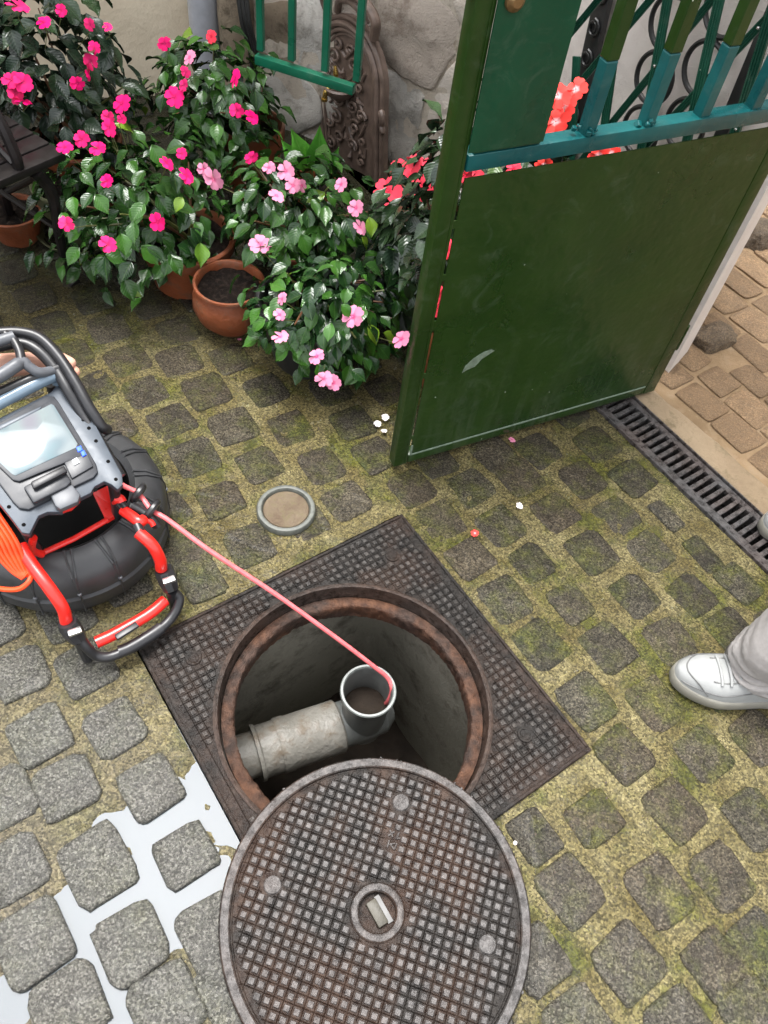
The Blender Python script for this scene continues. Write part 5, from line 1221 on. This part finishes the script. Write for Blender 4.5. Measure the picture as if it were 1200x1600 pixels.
# ---------------------------------------------------------------- people
def skin_body(name, joints, edges, mat, parent, sub=2, root=0):
    me = bpy.data.meshes.new(name); me.from_pydata([j[0] for j in joints], edges, []); o = bpy.data.objects.new(name, me); COL.objects.link(o)
    o.parent = parent; o.matrix_basis = parent_world(parent).inverted()
    md = o.modifiers.new('Skin', 'SKIN'); md.use_smooth_shade = True
    sk = me.skin_vertices[0] if me.skin_vertices else None
    if sk is None:
        bm = bmesh.new(); bm.from_mesh(me); bm.verts.layers.skin.verify(); bm.to_mesh(me); bm.free(); sk = me.skin_vertices[0]
    for i, j in enumerate(joints):
        r = j[1]; sk.data[i].radius = (r, r) if isinstance(r, float) else r; sk.data[i].use_root = (i == root)
    ms = o.modifiers.new('Sub', 'SUBSURF'); ms.levels = sub; ms.render_levels = sub
    me.materials.append(mat); return o
def shoe(parent, toe, ang, L=.30, side=1):
    X = rot2(ang); Y = Vector((-X.y, X.x, 0)); O = Vector((toe.x, toe.y, 0.014))
    def W(t):  # half width, t 0 at toe
        return (.0575 * min(1, (math.sin(min(1, t / .34) * math.pi / 2)) ** .44)) * (1 - .28 * max(0, min(1, (t - .35) / .3))) * (1 + .10 * max(0, (t - .7) / .3)) * (1 if t < .93 else math.sqrt(max(0, 1 - ((t - .93) / .07) ** 2)) * .85 + .15)
    def Hh(t): return .050 + .022 * min(1, t / .12) + .055 * max(0, min(1, (t - .28) / .34)) - .008 * max(0, (t - .7))
    ts = [0.004, .02, .05, .1, .16, .24, .32, .4, .48, .56, .64, .72, .8, .88, .95, .99]
    b = MB(); n = 16
    for t in ts:
        wv = W(t) * .96; h = Hh(t); off = side * .006 * math.sin(t * 3)
        for k in range(n):
            q = math.pi * k / (n - 1); c, s = math.cos(q), math.sin(q); e_ = .75
            z = .022 + (h - .022) * (s ** e_); b.v.append(O + X * (t * L) + Y * (off + math.copysign(abs(c) ** .8, c) * wv) + Vector((0, 0, z)))
    for i in range(len(ts) - 1):
        for k in range(n - 1): a_ = i * n + k; b.f.append((a_, a_ + 1, a_ + n + 1, a_ + n))
    b.f.append(tuple(range(n))); b.f.append(tuple((len(ts) - 1) * n + k for k in range(n)))
    s_ = b.build('shoe', M['shoe'], parent, sharp=60)
    b = MB(); out = []
    for t in ts: out.append((t * L, W(t) + side * .006 * math.sin(t * 3)))
    for t in reversed(ts): out.append((t * L, -W(t) + side * .006 * math.sin(t * 3)))
    m_ = len(out); cx_ = L / 2
    for (sc2, z) in ((.965, 0), (1.03, .004), (1.045, .016), (1.03, .030), (.98, .033)):
        for x, y in out: b.v.append(O + X * (cx_ + (x - cx_) * (1 + (sc2 - 1) * .35)) + Y * (y * sc2) + Vector((0, 0, z)))
    for l in range(4):
        for i in range(m_): j = (i + 1) % m_; b.f.append((l * m_ + i, l * m_ + j, (l + 1) * m_ + j, (l + 1) * m_ + i))
    b.f.append(tuple(range(m_))); b.f.append(tuple(4 * m_ + i for i in range(m_))); b.build('sole', M['sole'], parent, sharp=50)
    # seams and toe cap
    b = MB()
    def onup(t, q, lift=.0006):
        wv = W(t) * .96; h = Hh(t); off = side * .006 * math.sin(t * 3); c, s = math.cos(q), math.sin(q)
        return O + X * (t * L) + Y * (off + math.copysign(abs(c) ** .8, c) * (wv + lift)) + Vector((0, 0, .022 + (h - .022) * (abs(s) ** .75) + lift))
    b.tube([onup(.055 + .27 * (1 - math.sin(q)) ** .9 * .0 + .20 * (1 - math.sin(q)), q) for q in [rad(14 + k * 152 / 24) for k in range(25)]], .0016, 6)
    b.tube([onup(.03 + .52 * (k / 16), rad(22 + 8 * k / 16)) for k in range(17)], .0012, 6); b.tube([onup(.03 + .52 * (k / 16), rad(158 - 8 * k / 16)) for k in range(17)], .0012, 6)
    for sg in (0, 1):
        b.tube([onup(.22 + .40 * k / 10, rad((62 if sg == 0 else 118))) for k in range(11)], .0014, 6)
    b.build('seam', M['seam'], s_)
    for k in range(6):
        t = .27 + k * .055; b = MB(); b.tube([onup(t + .004 * math.cos(q * 3), q, .0036) for q in [rad(56 + j * 68 / 8) for j in range(9)]], .0034, 6); b.build('lace', M['shoe'], s_)
    return O, X, Y
p1_ = at(1037, 1062, .0); man = thing('person', (1.0, 1.05, 0), 'person standing at the right edge in light trousers and white trainers', 'person')
O1, X1, Y1 = shoe(man, Vector((p1_.x + .006, p1_.y, 0)), rad(3), .31, -1)
t2 = Vector((.958, 1.325, 0)); O2, X2, Y2 = shoe(man, t2, rad(12), .31, 1)
A1 = O1 + X1 * .225; A2 = O2 + X2 * .225
hip = (A1 + A2) / 2 + Vector((.06, 0, 0)); hp1 = Vector((hip.x, hip.y - .09, .92)); hp2 = Vector((hip.x, hip.y + .09, .92)); pel = Vector((hip.x, hip.y, .98))
J = [(pel, (.155, .12)), (hp1, .088), (A1.lerp(hp1, .48) + Vector((-.03, 0, 0)), .062), (A1 + Vector((0, 0, .20)), .052), (A1 + Vector((0, 0, .07)), .042), (hp2, .088), (A2.lerp(hp2, .48) + Vector((-.03, 0, 0)), .062), (A2 + Vector((0, 0, .20)), .052), (A2 + Vector((0, 0, .07)), .042),
     (pel + Vector((0, 0, .28)), (.13, .11)), (pel + Vector((0, 0, .48)), (.16, .11)), (pel + Vector((0, 0, .56)), .055), (pel + Vector((-.02, 0, .66)), .085), (pel + Vector((-.025, 0, .75)), .085),
     (pel + Vector((0, -.21, .47)), .055), (pel + Vector((-.03, -.26, .18)), .042), (pel + Vector((-.14, -.24, -.05)), .032), (pel + Vector((0, .21, .47)), .055), (pel + Vector((-.03, .26, .18)), .042), (pel + Vector((-.14, .24, -.05)), .032)]
ED = [(0, 1), (1, 2), (2, 3), (3, 4), (0, 5), (5, 6), (6, 7), (7, 8), (0, 9), (9, 10), (10, 11), (11, 12), (12, 13), (10, 14), (14, 15), (15, 16), (10, 17), (17, 18), (18, 19)]
skin_body('body', J, ED, M['skin'], man)
# trousers as lofted legs with folds, visible part at the ankles
def trouser(A, hipj, knee, name='trousers'):
    pts = smooth_path([A + Vector((.005, 0, .075)), A + Vector((.0, 0, .13)), A + Vector((0.01, 0, .24)), knee, hipj], 14); b = MB(); n = 36; N = len(pts)
    for i, p in enumerate(pts):
        t = i / (N - 1); r = .074 + .026 * t + .010 * math.exp(-(t / .04) ** 2)
        for k in range(n):
            q = 2 * math.pi * k / n
            f = 1 + .11 * noise.noise(Vector((math.cos(q) * 1.6 + A.y * 7, math.sin(q) * 1.6, t * 22 + math.sin(q * 2) * .8))) * (1.6 if t < .3 else .8) + .05 * math.sin(t * 95 + math.sin(q) * 2.2) * math.exp(-(t / .22) ** 2)
            b.v.append(p + Vector((math.cos(q) * r * 1.12 * f, math.sin(q) * r * .95 * f, (.022 * math.cos(q) + .01 * math.sin(3 * q)) * (1 - t))))
    for i in range(N - 1):
        for k in range(n): j = (k + 1) % n; b.f.append((i * n + k, i * n + j, (i + 1) * n + j, (i + 1) * n + k))
    k0 = len(b.v)
    for k in range(n): v = b.v[k]; b.v.append(v.lerp(pts[0], .06) + Vector((0, 0, .03)))
    for k in range(n): j = (k + 1) % n; b.f.append((k, j, k0 + j, k0 + k))
    o = b.build(name, M['trouser'], man, sharp=None); 
    for p_ in o.data.polygons: p_.use_smooth = True
    return o
trouser(A1 + Vector((-.035, 0.01, 0)), hp1, A1.lerp(hp1, .5) + Vector((-.03, 0, 0))); trouser(A2 + Vector((.0, 0, 0)), hp2, A2.lerp(hp2, .5) + Vector((-.03, 0, 0)))
skin_body('trouser_seat', [(pel + Vector((0, 0, .02)), (.185, .145)), (pel + Vector((0, 0, -.10)), (.185, .15)), (hp1 + Vector((0, 0, -.16)), .105), (hp2 + Vector((0, 0, -.16)), .105)], [(0, 1), (1, 2), (1, 3)], M['trouser'], man)
JJ = [(pel + Vector((0, 0, -.06)), (.195, .155)), (pel + Vector((0, 0, .12)), (.16, .13)), (pel + Vector((0, 0, .47)), (.18, .12)), (pel + Vector((0, -.22, .46)), .068), (pel + Vector((-.03, -.27, .18)), .056), (pel + Vector((-.12, -.245, -.01)), .045), (pel + Vector((0, .22, .46)), .068), (pel + Vector((-.03, .27, .18)), .056), (pel + Vector((-.12, .245, -.01)), .045)]
skin_body('jacket', JJ, [(0, 1), (1, 2), (2, 3), (3, 4), (4, 5), (2, 6), (6, 7), (7, 8)], M['jacket'], man)
for sg in (-1, 1):
    hn = pel + Vector((-.14, .24 * sg, -.05)); hb = Vector((-.01, 0, -1)).normalized()
    b = MB(); b.tube([hn, hn + hb * .04, hn + hb * .09], [.026, .036, .034], 10, flat=.5)
    for k_ in range(4): st = hn + hb * .085 + Vector((.026 - .0175 * k_, 0, 0)); b.tube([st, st + hb * .035, st + hb * (.065 + (.012, .02, .015, 0)[k_]) + Vector((0, -.012 * sg, 0))], [.0095, .0085, .007], 8)
    b.tube([hn + hb * .03 + Vector((-.025, 0, 0)), hn + hb * .06 + Vector((-.05, 0, 0)), hn + hb * .09 + Vector((-.055, 0, 0))], [.012, .010, .008], 8); b.build('hand', M['skin'], man)
b = MB(); b.lathe([(0, .115), (.05, .108), (.085, .07), (.098, .02), (.092, -.03), (.085, -.035)], 24, pel + Vector((0, 0, .72))); b.build('hair', M['hair'], man)
# crouching operator whose hand steadies the monitor
op = thing('person', (-1.75, 1.1, 0), 'crouching person at the left edge steadying the screen with one hand', 'person')
w1 = mp(-55, 578, -.02); w2 = mp(60, 566, -.035); w3 = mp(98, 566, -.03)
b0 = Vector((-1.75, 1.15, .42)); sh = b0 + Vector((.12, -.05, .42))
J = [(b0, (.13, .12)), (b0 + Vector((.08, -.02, .25)), (.13, .11)), (sh, (.15, .10)), (sh + Vector((.03, 0, .08)), .05), (sh + Vector((.07, 0, .17)), .085), (sh + Vector((.08, 0, .25)), .08), (sh + Vector((.05, .17, -.02)), .05), (w1.lerp(sh, .35) + Vector((-.02, .10, -.02)), .042), (w1, .030), (w2, .024), (w3, .017),
     (b0 + Vector((.02, -.12, -.02)), .085), (b0 + Vector((.34, -.14, .02)), .06), (b0 + Vector((.16, -.14, -.36)), .045), (b0 + Vector((.30, -.14, -.39)), .035), (b0 + Vector((.02, .12, -.02)), .085), (b0 + Vector((.32, .16, -.10)), .06), (b0 + Vector((.02, .16, -.36)), .045), (b0 + Vector((.16, .16, -.39)), .035),
     (sh + Vector((.05, -.17, -.02)), .05), (sh + Vector((.16, -.22, -.24)), .042), (sh + Vector((.30, -.16, -.34)), .03)]
ED = [(0, 1), (1, 2), (2, 3), (3, 4), (4, 5), (2, 6), (6, 7), (7, 8), (8, 9), (9, 10), (0, 11), (11, 12), (12, 13), (13, 14), (0, 15), (15, 16), (16, 17), (17, 18), (2, 19), (19, 20), (20, 21)]
skin_body('body', J, ED, M['skin'], op)
for k, (x, y, x2, y2) in enumerate(((92, 556, 112, 566), (98, 566, 118, 580), (100, 578, 119, 594), (92, 588, 108, 604))):
    a_ = mp(x - 14, y, -.03); c_ = mp(x, y, -.026); d_ = mp(x2, y2, -.012); e_ = mp(x2 - 3, y2 + 5, .004)
    b = MB(); b.tube(smooth_path([a_, c_, d_, e_], 4), [.0095, .0095, .0095, .009, .009, .009, .0088, .0086, .0085, .008, .0078, .0075, .006], 10); b.build('finger', M['skin'], op)
JJ = [(b0 + Vector((0, 0, .05)), (.15, .14)), (b0 + Vector((.08, -.02, .25)), (.15, .13)), (sh + Vector((0, 0, -.02)), (.17, .12)), (sh + Vector((.05, .17, -.02)), .066), (w1.lerp(sh, .35) + Vector((-.02, .10, -.02)), .056), (sh + Vector((.05, -.17, -.02)), .066), (sh + Vector((.16, -.22, -.24)), .056)]
skin_body('jacket', JJ, [(0, 1), (1, 2), (2, 3), (3, 4), (2, 5), (5, 6)], M['jacket'], op)
JT = [(b0 + Vector((0, 0, -.01)), (.15, .14)), (b0 + Vector((.02, -.12, -.02)), .10), (b0 + Vector((.34, -.14, .02)), .075), (b0 + Vector((.17, -.14, -.32)), .06), (b0 + Vector((.02, .12, -.02)), .10), (b0 + Vector((.32, .16, -.10)), .075), (b0 + Vector((.03, .16, -.32)), .06)]
skin_body('trousers', JT, [(0, 1), (1, 2), (2, 3), (0, 4), (4, 5), (5, 6)], M['jacket'], op)
b = MB(); hc = sh + Vector((.075, 0, .21)); b.lathe([(0, .12), (.05, .112), (.085, .07), (.098, .02), (.09, -.03)], 24, hc); b.build('hair', M['hair'], op)
